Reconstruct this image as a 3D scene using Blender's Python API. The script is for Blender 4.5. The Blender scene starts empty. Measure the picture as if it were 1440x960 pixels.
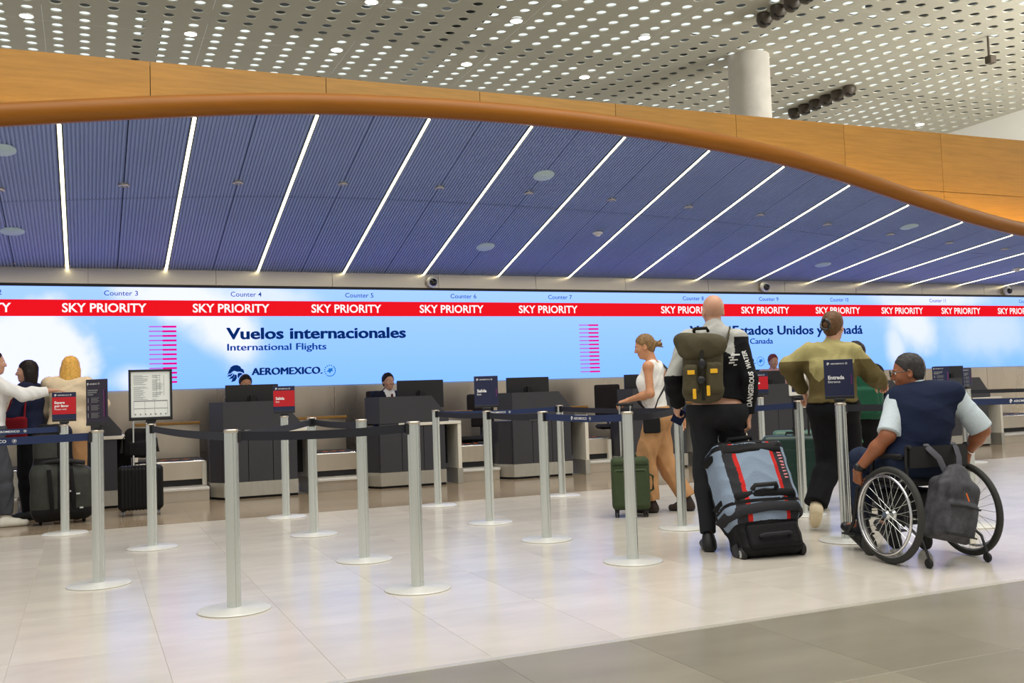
import bpy, math, random
import numpy as np
from mathutils import Vector, Matrix, Quaternion
from mathutils.bvhtree import BVHTree
random.seed(7)
C = bpy.context.scene.collection
PI = math.pi
# ------------------------------------------------------------------ camera, world, exposure
H = 1.152
cd = bpy.data.cameras.new('camera'); cam = bpy.data.objects.new('camera', cd); C.objects.link(cam)
cd.sensor_width = 36.0; cd.lens = 34.575; cd.clip_end = 200
_X = Vector((3185, 34, -1383)).normalized(); _Y = Vector((-600, -93, -1383)).normalized()
_Z = _X.cross(_Y).normalized(); _X = _Y.cross(_Z).normalized()
M3 = Matrix((_X, _Y, _Z))
cam.matrix_world = Matrix.Translation((0, 0, H)) @ M3.to_4x4()
bpy.context.scene.camera = cam
vs = bpy.context.scene.view_settings
vs.view_transform = 'Standard'; vs.look = 'None'; vs.gamma = 1; vs.use_curve_mapping = False
vs.exposure = 0.0
w = bpy.data.worlds.new('world'); bpy.context.scene.world = w; w.use_nodes = True
w.node_tree.nodes['Background'].inputs[0].default_value = (1.0, 0.98, 0.94, 1)
w.node_tree.nodes['Background'].inputs[1].default_value = 0.58

def area(name, loc, size, power, col, rot=(0, 0, 0), sy=None, spread=None):
    l = bpy.data.lights.new(name, 'AREA'); l.energy = power; l.color = col
    l.shape = 'RECTANGLE'; l.size = size; l.size_y = sy or size
    if spread: l.spread = spread
    o = bpy.data.objects.new(name, l); o.location = loc; o.rotation_euler = rot; C.objects.link(o)
    return o
# rows of hall lamps recessed in the high ceiling over the queue (out of frame above)
area('hall_lamps', (3.5, 6.5, 9.7), 14, 800, (1, 0.96, 0.88), (0, 0, 0), 6)
area('wall_fill_light', (24, 8, 7), 4, 2600, (1, .98, .94), (math.radians(100), 0, math.radians(-20)), 4)  # unseen fill light, added to brighten the white wall at right
area('hall_lamps', (6, 0, 9.7), 16, 620, (1, 0.96, 0.88), (0, 0, 0), 6)

# ------------------------------------------------------------------ materials
def lin(c):
    return tuple(((v / 255) / 12.92 if v / 255 <= 0.04045 else ((v / 255 + 0.055) / 1.055) ** 2.4) for v in c) + (1.0,)
def P(name, col, rough=0.5, metal=0.0, var=0.0, scale=6.0, stretch=(1, 1, 1), bump=0.0, bscale=40.0, rnd=0.0,
      emit=None, estr=0.0, spec=0.5, coat=0.0, col2=None, rvar=0.0):
    m = bpy.data.materials.new(name); m.use_nodes = True
    nt = m.node_tree; b = nt.nodes['Principled BSDF']; L = nt.links.new
    c = lin(col)
    b.inputs['Base Color'].default_value = c; b.inputs['Roughness'].default_value = rough
    b.inputs['Metallic'].default_value = metal; b.inputs['Specular IOR Level'].default_value = spec
    b.inputs['Coat Weight'].default_value = coat
    if emit is not None:
        b.inputs['Emission Color'].default_value = lin(emit); b.inputs['Emission Strength'].default_value = estr
    tc = nt.nodes.new('ShaderNodeTexCoord')
    if var or rnd or rvar or col2:
        mp = nt.nodes.new('ShaderNodeMapping'); mp.inputs['Scale'].default_value = stretch
        L(tc.outputs['Object'], mp.inputs[0])
        if rnd:
            oi = nt.nodes.new('ShaderNodeObjectInfo')
            cx = nt.nodes.new('ShaderNodeCombineXYZ'); mu = nt.nodes.new('ShaderNodeMath'); mu.operation = 'MULTIPLY'; mu.inputs[1].default_value = 37.0
            L(oi.outputs['Random'], mu.inputs[0]); L(mu.outputs[0], cx.inputs[0]); L(mu.outputs[0], cx.inputs[1]); L(cx.outputs[0], mp.inputs['Location'])
        n = nt.nodes.new('ShaderNodeTexNoise'); n.inputs['Scale'].default_value = scale; n.inputs['Detail'].default_value = 5; n.inputs['Roughness'].default_value = 0.6
        L(mp.outputs[0], n.inputs['Vector'])
        mr = nt.nodes.new('ShaderNodeMapRange'); mr.inputs[1].default_value = 0.3; mr.inputs[2].default_value = 0.7
        L(n.outputs['Fac'], mr.inputs[0])
        mx = nt.nodes.new('ShaderNodeMix'); mx.data_type = 'RGBA'
        if col2: a2 = lin(col2); mx.inputs[6].default_value = c; mx.inputs[7].default_value = a2
        else:
            mx.inputs[6].default_value = tuple(x * (1 - var) for x in c[:3]) + (1,)
            mx.inputs[7].default_value = tuple(min(1, x * (1 + var)) for x in c[:3]) + (1,)
        L(mr.outputs[0], mx.inputs[0]); out = mx.outputs[2]
        if rnd:
            m2 = nt.nodes.new('ShaderNodeMapRange'); m2.inputs[3].default_value = 1 - rnd; m2.inputs[4].default_value = 1 + rnd
            L(oi.outputs['Random'], m2.inputs[0])
            v = nt.nodes.new('ShaderNodeVectorMath'); v.operation = 'SCALE'
            L(out, v.inputs[0]); L(m2.outputs[0], v.inputs['Scale']); out = v.outputs[0]
        L(out, b.inputs['Base Color'])
        if rvar:
            m3 = nt.nodes.new('ShaderNodeMapRange'); m3.inputs[3].default_value = max(0, rough - rvar); m3.inputs[4].default_value = rough + rvar
            L(mr.outputs[0], m3.inputs[0]); L(m3.outputs[0], b.inputs['Roughness'])
    if bump:
        mp2 = nt.nodes.new('ShaderNodeMapping'); mp2.inputs['Scale'].default_value = stretch; L(tc.outputs['Object'], mp2.inputs[0])
        n2 = nt.nodes.new('ShaderNodeTexNoise'); n2.inputs['Scale'].default_value = bscale; n2.inputs['Detail'].default_value = 3
        L(mp2.outputs[0], n2.inputs['Vector'])
        bp = nt.nodes.new('ShaderNodeBump'); bp.inputs['Strength'].default_value = bump; bp.inputs['Distance'].default_value = 0.01
        L(n2.outputs['Fac'], bp.inputs['Height']); L(bp.outputs[0], b.inputs['Normal'])
    return m
def EM(name, col, s):
    m = bpy.data.materials.new(name); m.use_nodes = True; nt = m.node_tree
    nt.nodes.remove(nt.nodes['Principled BSDF']); e = nt.nodes.new('ShaderNodeEmission')
    e.inputs[0].default_value = lin(col); e.inputs[1].default_value = s
    nt.links.new(e.outputs[0], nt.nodes['Material Output'].inputs[0]); return m

M = dict(
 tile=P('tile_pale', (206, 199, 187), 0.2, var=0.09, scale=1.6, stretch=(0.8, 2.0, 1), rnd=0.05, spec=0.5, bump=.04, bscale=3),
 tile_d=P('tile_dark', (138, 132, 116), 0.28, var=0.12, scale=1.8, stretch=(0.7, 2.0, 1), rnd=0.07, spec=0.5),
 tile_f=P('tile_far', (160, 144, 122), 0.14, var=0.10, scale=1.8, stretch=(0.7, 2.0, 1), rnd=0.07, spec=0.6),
 grout=P('grout', (178, 172, 160), 0.7, var=0.05),
 strip=P('floor_strip', (225, 220, 205), 0.3, metal=0.5),
 wood=P('wood', (170, 126, 58), 0.38, var=0.14, scale=3.0, stretch=(0.6, 1, 9), rnd=0.05, bump=0.05, bscale=20, spec=0.4),
 wood_d=P('wood_bull', (142, 86, 10), 0.38, var=0.10, scale=3.0, stretch=(0.5, 4, 6), spec=0.3),
 canopy=P('canopy', (140, 158, 206), 0.5, var=0.05, scale=1.2),
 canopy_b=P('canopy_back', (30, 32, 45), 0.7),
 ceil=P('ceiling', (194, 190, 174), 0.75, var=0.03, scale=0.6),
 conc=P('concrete', (205, 200, 190), 0.7, var=0.08, scale=2.0, bump=0.1, bscale=8),
 white=P('white_paint', (238, 236, 228), 0.45),
 black=P('black_plastic', (24, 24, 27), 0.4),
 blackm=P('black_matte', (18, 18, 20), 0.7),
 brown=P('spot_housing', (72, 62, 50), 0.5, var=0.15),
 steel=P('steel_wall', (206, 192, 172), 0.28, metal=0.9, var=0.1, scale=1.2, stretch=(1.5, 1, 0.25), rvar=0.06),
 band=P('steel_band', (226, 216, 200), 0.3, metal=0.9),
 steel_p=P('steel_panel', (205, 194, 176), 0.33, metal=0.8, var=0.05, scale=2, stretch=(3, 1, 0.4)),
 alu=P('aluminium', (212, 217, 213), 0.27, metal=0.9, var=0.02, scale=3, stretch=(1, 1, 0.2)),
 alu_b=P('aluminium_base', (222, 222, 216), 0.35, metal=0.25, var=0.03),
 belt=P('belt_black', (22, 24, 34), 0.75, var=0.1, scale=20),
 beltn=P('belt_navy', (20, 40, 82), 0.7, var=0.08, scale=20),
 char=P('charcoal', (56, 57, 62), 0.42, var=0.05, scale=3),
 chard=P('charcoal_dark', (45, 45, 50), 0.5, var=0.05),
 plinth=P('plinth', (186, 183, 172), 0.35, metal=0.6, var=0.05, stretch=(4, 1, 1)),
 desk=P('desk_white', (228, 224, 210), 0.45),
 rubber=P('rubber_belt', (28, 27, 27), 0.6),
 orange=P('orange_mark', (235, 110, 20), 0.5),
 yellow=P('yellow_mark', (240, 180, 30), 0.5),
 navy=P('sign_navy', (22, 30, 66), 0.4),
 purple=P('sign_purple', (34, 22, 48), 0.4),
 red=P('sign_red', (184, 8, 26), 0.4),
 print=P('print_white', (240, 240, 240), 0.5),
 printp=P('print_purple', (110, 34, 104), 0.5),
 printg=P('print_grey', (120, 122, 125), 0.6),
 paper=P('paper', (228, 232, 228), 0.6, var=0.03),
 glass=P('dome_glass', (20, 20, 24), 0.08, coat=0.5),
 chrome=P('chrome', (215, 215, 215), 0.15, metal=1.0),
 disc=P('disc', (190, 215, 225), 0.5),
 ledstrip=EM('led_strip', (255, 247, 208), 5.0),
 lampw=EM('lamp_white', (255, 252, 235), 12.0),
 lampi=EM('lamp_inner', (255, 244, 215), 1.6),
 warm=EM('warm_strip', (255, 210, 80), 60.0),
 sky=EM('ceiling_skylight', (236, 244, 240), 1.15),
 s_red=EM('screen_red', (240, 22, 34), 1.0), s_white=EM('screen_white', (255, 255, 255), 1.0),
 s_navy=EM('screen_navy', (14, 62, 140), 1.0), s_navd=EM('screen_dark_navy', (10, 44, 104), 1.0),
 s_blue=EM('screen_mid_blue', (36, 118, 205), 1.0), s_pink=EM('screen_pink', (236, 0, 140), 1.0), s_vio=EM('screen_violet', (198, 92, 216), 1.0),
)
M['sky'].cycles.emission_sampling = 'NONE'

# ------------------------------------------------------------------ mesh builder
class MB:
    def __init__(s): s.v = []; s.f = []; s.m = []
    def add(s, vs, fs, mi=0, T=None):
        o = len(s.v)
        s.v += [tuple(T @ Vector(p)) for p in vs] if T is not None else [tuple(p) for p in vs]
        s.f += [tuple(i + o for i in f) for f in fs]; s.m += [mi] * len(fs); return s
    def box(s, a, b, mi=0, T=None, c=0.0):
        (x0, y0, z0), (x1, y1, z1) = a, b
        if c <= 0:
            vs = [(x, y, z) for z in (z0, z1) for y in (y0, y1) for x in (x0, x1)]
            return s.add(vs, [(0, 2, 3, 1), (4, 5, 7, 6), (0, 1, 5, 4), (2, 6, 7, 3), (0, 4, 6, 2), (1, 3, 7, 5)], mi, T)
        c = min(c, (x1 - x0) / 2.01, (y1 - y0) / 2.01, (z1 - z0) / 2.01)
        vs = []; idx = {}
        for ix, x in enumerate((x0, x1)):
            for iy, y in enumerate((y0, y1)):
                for iz, z in enumerate((z0, z1)):
                    sx, sy, sz = (1 if ix == 0 else -1), (1 if iy == 0 else -1), (1 if iz == 0 else -1)
                    for k, p in enumerate(((x, y + sy * c, z + sz * c), (x + sx * c, y, z + sz * c), (x + sx * c, y + sy * c, z))):
                        idx[(ix, iy, iz, k)] = len(vs); vs.append(p)
        fs = []
        for ax in range(3):
            for sd in (0, 1):
                q = []
                for (u, v_) in ((0, 0), (1, 0), (1, 1), (0, 1)):
                    key = [0, 0, 0]; key[ax] = sd; key[(ax + 1) % 3] = u; key[(ax + 2) % 3] = v_
                    q.append(idx[(key[0], key[1], key[2], ax)])
                fs.append(tuple(q) if sd else tuple(reversed(q)))
        for ax in range(3):
            b1, b2 = (ax + 1) % 3, (ax + 2) % 3
            for u in (0, 1):
                for v_ in (0, 1):
                    k0 = [0, 0, 0]; k0[b1] = u; k0[b2] = v_; k1 = list(k0); k1[ax] = 1
                    q = [idx[(*k0, b1)], idx[(*k1, b1)], idx[(*k1, b2)], idx[(*k0, b2)]]
                    fs.append(tuple(q) if (u ^ v_) else tuple(reversed(q)))
        for ix in (0, 1):
            for iy in (0, 1):
                for iz in (0, 1):
                    q = [idx[(ix, iy, iz, k)] for k in range(3)]
                    fs.append(tuple(q) if (ix + iy + iz) % 2 else tuple(reversed(q)))
        return s.add(vs, fs, mi, T)
    def lathe(s, prof, n=20, mi=0, T=None, cap=True):
        vs = [(r * math.cos(2 * PI * i / n), r * math.sin(2 * PI * i / n), z) for r, z in prof for i in range(n)]
        fs = []
        for k in range(len(prof) - 1):
            for i in range(n):
                j = (i + 1) % n
                fs.append((k * n + i, k * n + j, (k + 1) * n + j, (k + 1) * n + i))
        if cap:
            fs.append(tuple(reversed(range(n)))); fs.append(tuple((len(prof) - 1) * n + i for i in range(n)))
        return s.add(vs, fs, mi, T)
    def tube(s, pts, r, n=8, mi=0, T=None, closed=False, sq=1.0, up=(0, 0, 1)):
        pts = [Vector(p) for p in pts]; N = len(pts); vs = []; fs = []
        rr = r if isinstance(r, (list, tuple)) else [r] * N
        upv = Vector(up)
        for i, p in enumerate(pts):
            if closed: t = pts[(i + 1) % N] - pts[i - 1]
            else: t = pts[min(i + 1, N - 1)] - pts[max(i - 1, 0)]
            t.normalize(); a = t.cross(upv)
            if a.length < 0.05: a = t.cross(Vector((1, 0, 0)))
            a.normalize(); b = a.cross(t)
            for k in range(n):
                th = 2 * PI * k / n
                vs.append(p + a * (math.cos(th) * rr[i]) + b * (math.sin(th) * rr[i] * sq))
        for i in range(N if closed else N - 1):
            j = (i + 1) % N
            for k in range(n):
                l = (k + 1) % n; fs.append((i * n + k, j * n + k, j * n + l, i * n + l))
        if not closed:
            fs.append(tuple(range(n))); fs.append(tuple(reversed([(N - 1) * n + k for k in range(n)])))
        return s.add(vs, fs, mi, T)
    def prism(s, poly, y0, y1, mi=0, T=None, axis='y'):
        """polygon in xz extruded along y (axis y) or polygon in xy extruded along z (axis z)"""
        n = len(poly)
        if axis == 'y': vs = [(a, y0, b) for a, b in poly] + [(a, y1, b) for a, b in poly]
        elif axis == 'x': vs = [(y0, a, b) for a, b in poly] + [(y1, a, b) for a, b in poly]
        else: vs = [(a, b, y0) for a, b in poly] + [(a, b, y1) for a, b in poly]
        fs = [tuple(range(n)), tuple(reversed(range(n, 2 * n)))] + [(i, i + n, (i + 1) % n + n, (i + 1) % n) for i in range(n)]
        return s.add(vs, fs, mi, T)
    def grid(s, rows, mi=0, T=None, closed_u=False):
        nr = len(rows); nc = len(rows[0]); vs = [p for r in rows for p in r]; fs = []
        for i in range(nr - 1):
            for j in range(nc if closed_u else nc - 1):
                k = (j + 1) % nc; fs.append((i * nc + j, i * nc + k, (i + 1) * nc + k, (i + 1) * nc + j))
        return s.add(vs, fs, mi, T)
    def mesh(s, name, mats, smooth=None):
        me = bpy.data.meshes.new(name); me.from_pydata(s.v, [], s.f)
        for m_ in (mats if isinstance(mats, (list, tuple)) else [mats]): me.materials.append(m_)
        if len(me.polygons): me.polygons.foreach_set('material_index', s.m)
        if smooth is not None:
            me.polygons.foreach_set('use_smooth', [True] * len(me.polygons)); me.set_sharp_from_angle(angle=math.radians(smooth))
        me.update(); return me
    def build(s, name, mats, parent=None, smooth=None, label=None):
        return link(name, s.mesh(name, mats, smooth), parent, label)
def link(name, me, parent=None, label=None):
    o = bpy.data.objects.new(name, me); C.objects.link(o)
    if parent is not None: o.parent = parent
    if label: o['label'] = label
    return o
def thing(name, label, cat, loc=(0, 0, 0), rotz=0, group=None):
    o = bpy.data.objects.new(name, None); C.objects.link(o); o.location = loc; o.rotation_euler = (0, 0, rotz)
    o.empty_display_size = 0.1
    return tag(o, label, cat, group)
def tag(o, label, cat, group=None):
    o['label'] = label; o['category'] = cat
    if group: o['group'] = group
    return o
def struct(o): o['kind'] = 'structure'; return o
def stuff(o): o['kind'] = 'stuff'; return o
def lerp(a, b, t): return a + (b - a) * t
def TR(loc=(0, 0, 0), rz=0, rx=0, ry=0):
    return Matrix.Translation(loc) @ Matrix.Rotation(rz, 4, 'Z') @ Matrix.Rotation(ry, 4, 'Y') @ Matrix.Rotation(rx, 4, 'X')

# text as thin raised mesh; local frame: x right, z up, facing -y; origin at left/centre baseline
_tc = {}
def text_mesh(txt, bold=0.0, depth=0.004):
    key = (txt, bold, depth)
    if key in _tc: return _tc[key]
    cu = bpy.data.curves.new('lettering', 'FONT'); cu.body = txt; cu.size = 1.0; cu.offset = bold; cu.extrude = 0
    cu.resolution_u = 3
    o = bpy.data.objects.new('tmp', cu); C.objects.link(o)
    dg = bpy.context.evaluated_depsgraph_get(); dg.update()
    me = bpy.data.meshes.new_from_object(o.evaluated_get(dg))
    n = len(me.vertices); co = np.empty(n * 3, np.float32); me.vertices.foreach_get('co', co); co = co.reshape(-1, 3)
    fs = [tuple(p.vertices) for p in me.polygons]
    bpy.data.objects.remove(o); bpy.data.curves.remove(cu); bpy.data.meshes.remove(me)
    _tc[key] = (co[:, :2].copy(), fs); return _tc[key]
def add_text(mb, txt, x, z, width=None, height=None, y=0.0, mi=0, bold=0.0, align='l', T=None, cap=None):
    """cap: capital height in metres; width: squeezes to that width"""
    co, fs = text_mesh(txt, bold)
    if len(co) == 0: return
    x0, x1 = co[:, 0].min(), co[:, 0].max()
    sc = (cap / 0.70) if cap else ((height) / (co[:, 1].max() - co[:, 1].min()) if height else width / (x1 - x0))
    sx = (width / (x1 - x0)) if width else sc
    ww = (x1 - x0) * sx
    ox = x - (ww / 2 if align == 'c' else ww if align == 'r' else 0)
    vs = [((c[0] - x0) * sx + ox, y, c[1] * sc + z) for c in co]
    mb.add(vs, fs, mi, T)

# ------------------------------------------------------------------ floor
def NX(k): return -0.33 + 0.6525 * k
def frustum(X, Y, Z=0.0, m=120):
    v = M3.transposed() @ (Vector((X, Y, Z)) - Vector((0, 0, H)))
    if v.z > -0.3: return False
    px = 720 + 1383 * v.x / -v.z; py = 480 - 1383 * v.y / -v.z
    return -m < px < 1440 + m and -m < py < 960 + m
fl = struct(MB().box((-14, -9, -0.2), (34, 31, -0.0018)).build('floor', M['grout']))
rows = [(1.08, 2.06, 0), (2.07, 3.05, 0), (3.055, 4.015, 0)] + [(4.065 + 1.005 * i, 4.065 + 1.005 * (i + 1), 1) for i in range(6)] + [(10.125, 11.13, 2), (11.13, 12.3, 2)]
_tm = {}
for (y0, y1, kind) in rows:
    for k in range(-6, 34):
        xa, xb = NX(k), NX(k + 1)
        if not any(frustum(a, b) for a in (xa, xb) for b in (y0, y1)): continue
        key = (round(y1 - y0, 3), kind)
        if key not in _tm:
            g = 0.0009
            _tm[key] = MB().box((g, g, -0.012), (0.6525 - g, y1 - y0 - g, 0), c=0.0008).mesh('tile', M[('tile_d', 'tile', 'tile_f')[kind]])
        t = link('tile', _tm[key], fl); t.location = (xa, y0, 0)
for y0, y1 in ((4.018, 4.062), (10.098, 10.122)):
    struct(MB().box((-4, y0, -0.003), (22, y1, 0.0012)).build('trim_1' if y0 < 5 else 'trim_2', M['strip']))

# ------------------------------------------------------------------ back wall, plinth metal, screen
wb = struct(MB().box((-6, 14.05, 0), (24, 14.3, 4.75)).build('wall_back', M['steel']))
for k in range(-3, 12):
    x0 = 0.05 + 1.62 * k
    MB().box((x0 + .003, 14.02, 0.5), (x0 + 1.617, 14.06, 1.345), c=.002).build('panel', M['steel'], wb)
    _pf = [(13.978 + .01 * (q_ := .21 * i / 8) + .12 * q_ * q_ / .42, 2.775 + q_) for i in range(9)]
    MB().prism([(14.05, 2.985), (14.05, 2.775)] + _pf, x0 + .003, x0 + 1.617, axis='x').build('panel', M['band'], wb, smooth=30)

def screen_mat():
    m = bpy.data.materials.new('screen_sky'); m.use_nodes = True; nt = m.node_tree; L = nt.links.new
    nt.nodes.remove(nt.nodes['Principled BSDF']); e = nt.nodes.new('ShaderNodeEmission'); L(e.outputs[0], nt.nodes['Material Output'].inputs[0])
    tc = nt.nodes.new('ShaderNodeTexCoord'); sp = nt.nodes.new('ShaderNodeSeparateXYZ'); L(tc.outputs['Object'], sp.inputs[0])
    no = nt.nodes.new('ShaderNodeTexNoise'); no.inputs['Scale'].default_value = 1.6; no.inputs['Detail'].default_value = 4; L(tc.outputs['Object'], no.inputs['Vector'])
    def mth(op, a, b=None, c=None):
        n = nt.nodes.new('ShaderNodeMath'); n.operation = op
        for i, v in enumerate((a, b, c)):
            if v is None: continue
            if isinstance(v, (int, float)): n.inputs[i].default_value = v
            else: L(v, n.inputs[i])
        return n.outputs[0]
    nz = mth('MULTIPLY', mth('SUBTRACT', no.outputs['Fac'], 0.5), 1.1)
    tot = None
    # clouds: cx, cz, rx, rz, tilt, softness
    for cx, cz, rx, rz, tl, sf, st in [(-0.75, 1.75, 0.95, 0.85, 0, .35, 1), (0.62, 1.5, 0.35, 0.2, 0, .8, .8), (1.25, 2.55, 0.9, 0.35, -.25, .6, 1), (1.75, 2.25, 0.75, 0.42, -.9, .7, 1), (2.2, 2.6, .8, .18, 0, .8, .7),
                                       (14.25, 2.3, 0.75, 0.5, -.6, .8, .9), (13.9, 1.8, 0.25, 0.5, 0, .9, .75), (14.9, 2.7, 1.5, .2, 0, .8, .9), (16.3, 2.0, 1.3, .5, 0, .9, .5)]:
        dx = mth('SUBTRACT', sp.outputs['X'], cx); dz = mth('SUBTRACT', sp.outputs['Z'], cz)
        c_, s_ = math.cos(tl), math.sin(tl)
        u = mth('DIVIDE', mth('ADD', mth('MULTIPLY', dx, c_), mth('MULTIPLY', dz, s_)), rx)
        v = mth('DIVIDE', mth('SUBTRACT', mth('MULTIPLY', dz, c_), mth('MULTIPLY', dx, s_)), rz)
        r = mth('ADD', mth('SQRT', mth('ADD', mth('MULTIPLY', u, u), mth('MULTIPLY', v, v))), nz)
        mr = nt.nodes.new('ShaderNodeMapRange'); mr.interpolation_type = 'SMOOTHSTEP'
        mr.inputs[1].default_value = 1 + sf * .5; mr.inputs[2].default_value = 1 - sf * .8; mr.inputs[3].default_value = 0; mr.inputs[4].default_value = st
        L(r, mr.inputs[0]); tot = mr.outputs[0] if tot is None else mth('MAXIMUM', tot, mr.outputs[0])
    g = nt.nodes.new('ShaderNodeMapRange'); g.inputs[1].default_value = 1.36; g.inputs[2].default_value = 2.7; L(sp.outputs['Z'], g.inputs[0])
    a = nt.nodes.new('ShaderNodeMix'); a.data_type = 'RGBA'; a.inputs[6].default_value = lin((116, 167, 255)); a.inputs[7].default_value = lin((143, 179, 255)); L(g.outputs[0], a.inputs[0])
    b = nt.nodes.new('ShaderNodeMix'); b.data_type = 'RGBA'; b.inputs[7].default_value = lin((207, 211, 255)); L(a.outputs[2], b.inputs[6]); L(tot, b.inputs[0])
    L(b.outputs[2], e.inputs[0]); e.inputs[1].default_value = 1.5
    return m
scr = thing('video_wall', 'long blue sky video wall above the check-in counters', 'screen', (0, 14, 1.36))
def slab(name, mat, x0, x1, z0, z1, y=13.975, d=0.004, par=scr):
    return MB().box((x0, y - 14, z0 - 1.36), (x1, y - 14 + d, z1 - 1.36)).build(name, mat, par)
pn = MB().box((-5, -0.02, 1.36), (21, 0.05, 2.735)).build('picture', screen_mat(), scr); pn.location = (0, 0, -1.36)
MB().box((-5.02, -0.045, 1.375), (21.02, 0.05, 1.405)).build('frame', M['black'], scr)
slab('ribbon', M['s_red'], -5, 21, 2.347, 2.562, 13.976)
def stext(txt, x, z, mat, align='l', bold=0.0, width=None, cap=None, height=None, fat=0.0):
    mb = MB()
    for dx in ((0, .5, 1) if fat else (0,)): add_text(mb, txt, x + dx * fat, z - 1.36 + (dx - .5) * fat * .3, width=width, cap=cap, y=-0.03, bold=bold, align=align, height=height)
    return mb.build('lettering', mat, scr)
for i, X in enumerate([-1.37, .25, 1.87, 3.49, 5.11, 6.73, 9.32, 10.94, 12.56, 14.1, 15.6, 17.1]):
    stext('SKY PRIORITY', X, 2.40, M['s_white'], 'c', 0.02, width=1.03, cap=0.115)
for n_, X in [('2', -1.17), ('3', .45), ('4', 2.07), ('5', 3.68), ('6', 5.3), ('7', 6.94), ('8', 9.45), ('9', 11.02), ('10', 12.6), ('11', 15.0), ('12', 17.4)]:
    stext('Counter ' + n_, X, 2.62, M['s_navy'], 'c', 0.006, cap=0.066, width=0.42)
stext('Vuelos internacionales', 1.79, 2.03, M['s_navd'], 'l', 0.018, fat=.011, width=2.57, cap=0.155)
stext('International Flights', 1.80, 1.87, M['s_navy'], 'l', 0.0, fat=.009, width=1.37, cap=0.095)
stext('Vuelos Estados Unidos y Canadá', 9.35, 2.03, M['s_navd'], 'l', 0.014, fat=.011, width=3.75, cap=0.155)
stext('United States and Canada', 9.35, 1.87, M['s_navy'], 'l', 0.0, fat=.009, width=1.71, cap=0.095)
# eagle warrior head emblem, drawn as flat shapes (unit box, beak to the right)
EAGLE = [
 [(.02, .42), (.10, .62), (.07, .60), (.22, .86), (.16, .84), (.38, .98), (.58, 1.0), (.76, .92), (.84, .78), (.94, .74), (1.0, .58), (.97, .48), (.88, .56), (.74, .60), (.58, .60), (.42, .66), (.30, .60), (.20, .50), (.12, .50)],
 [(.0, .30), (.10, .44), (.22, .46), (.34, .56), (.30, .42), (.20, .34), (.10, .34)],
 [(.10, .16), (.20, .30), (.32, .38), (.40, .52), (.44, .36), (.34, .22), (.22, .20)],
 [(.24, .0), (.30, .18), (.42, .30), (.46, .46), (.56, .40), (.56, .22), (.46, .06)],
 [(.62, .52), (.76, .54), (.90, .50), (.84, .42), (.74, .36), (.64, .20), (.60, .34)],
]
def eagle(mb, x, z, s, y=0, mi=0, T=None):
    for poly in EAGLE:
        mb.add([(x + a * s, y, z + b * s) for a, b in poly], [tuple(range(len(poly)))], mi, T)
def ring(mb, x, z, r, y=0, mi=0, T=None, a0=0.0, a1=2 * PI, wd=.16):
    n = 22; vs = []
    for i in range(n + 1):
        a = lerp(a0, a1, i / n)
        for q in (1, 1 - wd): vs.append((x + math.cos(a) * r * q, y, z + math.sin(a) * r * q))
    mb.add(vs, [(2 * i, 2 * i + 2, 2 * i + 3, 2 * i + 1) for i in range(n)], mi, T)
def team(mb, x, z, r, y=0, mi=0, T=None):
    ring(mb, x, z, r, y, mi, T, -2.2, 0.9, .14)
    for k in range(7):
        a = 1.25 + k * .42; mb.add([(x + math.cos(a + d) * r * q, y, z + math.sin(a + d) * r * q) for q, d in ((1, -.1), (1, .1), (.78, .1), (.78, -.1))], [(0, 1, 2, 3)], mi, T)
    P_ = [(-.62, -.18), (-.25, .12), (-.2, .42), (.1, .34), (.5, .5), (.42, .12), (.66, -.05), (.25, -.12), (-.05, -.5), (-.2, -.2)]
    mb.add([(x + a * r, y, z + b * r) for a, b in P_], [tuple(range(len(P_)))], mi, T)
def airline(X):
    mb = MB(); eagle(mb, X, 1.435 - 1.36, .235, -.03); mb.build('emblem', M['s_navd'], scr)
    stext('AEROMEXICO.', X + .33, 1.525, M['s_navd'], 'l', 0.0, fat=.016, width=.98, cap=0.10)
    mb = MB(); team(mb, X + 1.43, 1.565 - 1.36, .085, -.03); mb.build('emblem', M['s_blue'], scr)
airline(1.79); airline(9.35)
for X in (0.79, 7.26):
    for i in range(13):
        z = 2.215 - i * .0622
        slab('stripe', M['s_vio'], X, X + .175, z - .018, z - .002, 13.972)
        slab('stripe', M['s_pink'], X + .17, X + .35, z - .024, z + .002, 13.971)

# ------------------------------------------------------------------ canopy
_fx = np.array([-4, -2.0, -.69, .2, 1.02, 2.12, 3.46, 4.68, 5.9, 7.12, 8.34, 9.56, 10.78, 12.0, 13.22, 14.5, 16, 20])
_fz = np.array([3.35, 3.57, 3.75, 3.88, 3.99, 4.11, 4.17, 4.18, 4.15, 4.08, 3.98, 3.83, 3.64, 3.47, 3.34, 3.27, 3.24, 3.24])
_fy = np.array([10.0, 10.0, 10.0, 10.0, 10.0, 10.0, 9.98, 9.96, 9.98, 10.02, 10.12, 10.28, 10.45, 10.62, 10.78, 10.9, 10.95, 10.95])
def smooth_interp(x, xs, ys):
    # average of linear interpolation in a small window, for a flowing curve
    return float(np.mean([np.interp(x + d, xs, ys) for d in np.linspace(-.5, .5, 7)]))
def FZ(x): return smooth_interp(x, _fx, _fz)
def FY(x): return smooth_interp(x, _fx, _fy)
WZ = 2.975
def CZ(x, y): return WZ + (FZ(x) - WZ) * (14 - y) / (14 - FY(x))
can = struct(MB().grid([[(x, lerp(FY(x), 14, y / 2), CZ(x, lerp(FY(x), 14, y / 2)) + .05) for x in np.linspace(-4, 20, 70)] for y in (0, 1, 2)]).build('canopy', M['canopy_b'], smooth=60))
BAYS = [-.2 + 1.22 * k for k in range(-2, 16)]
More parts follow.
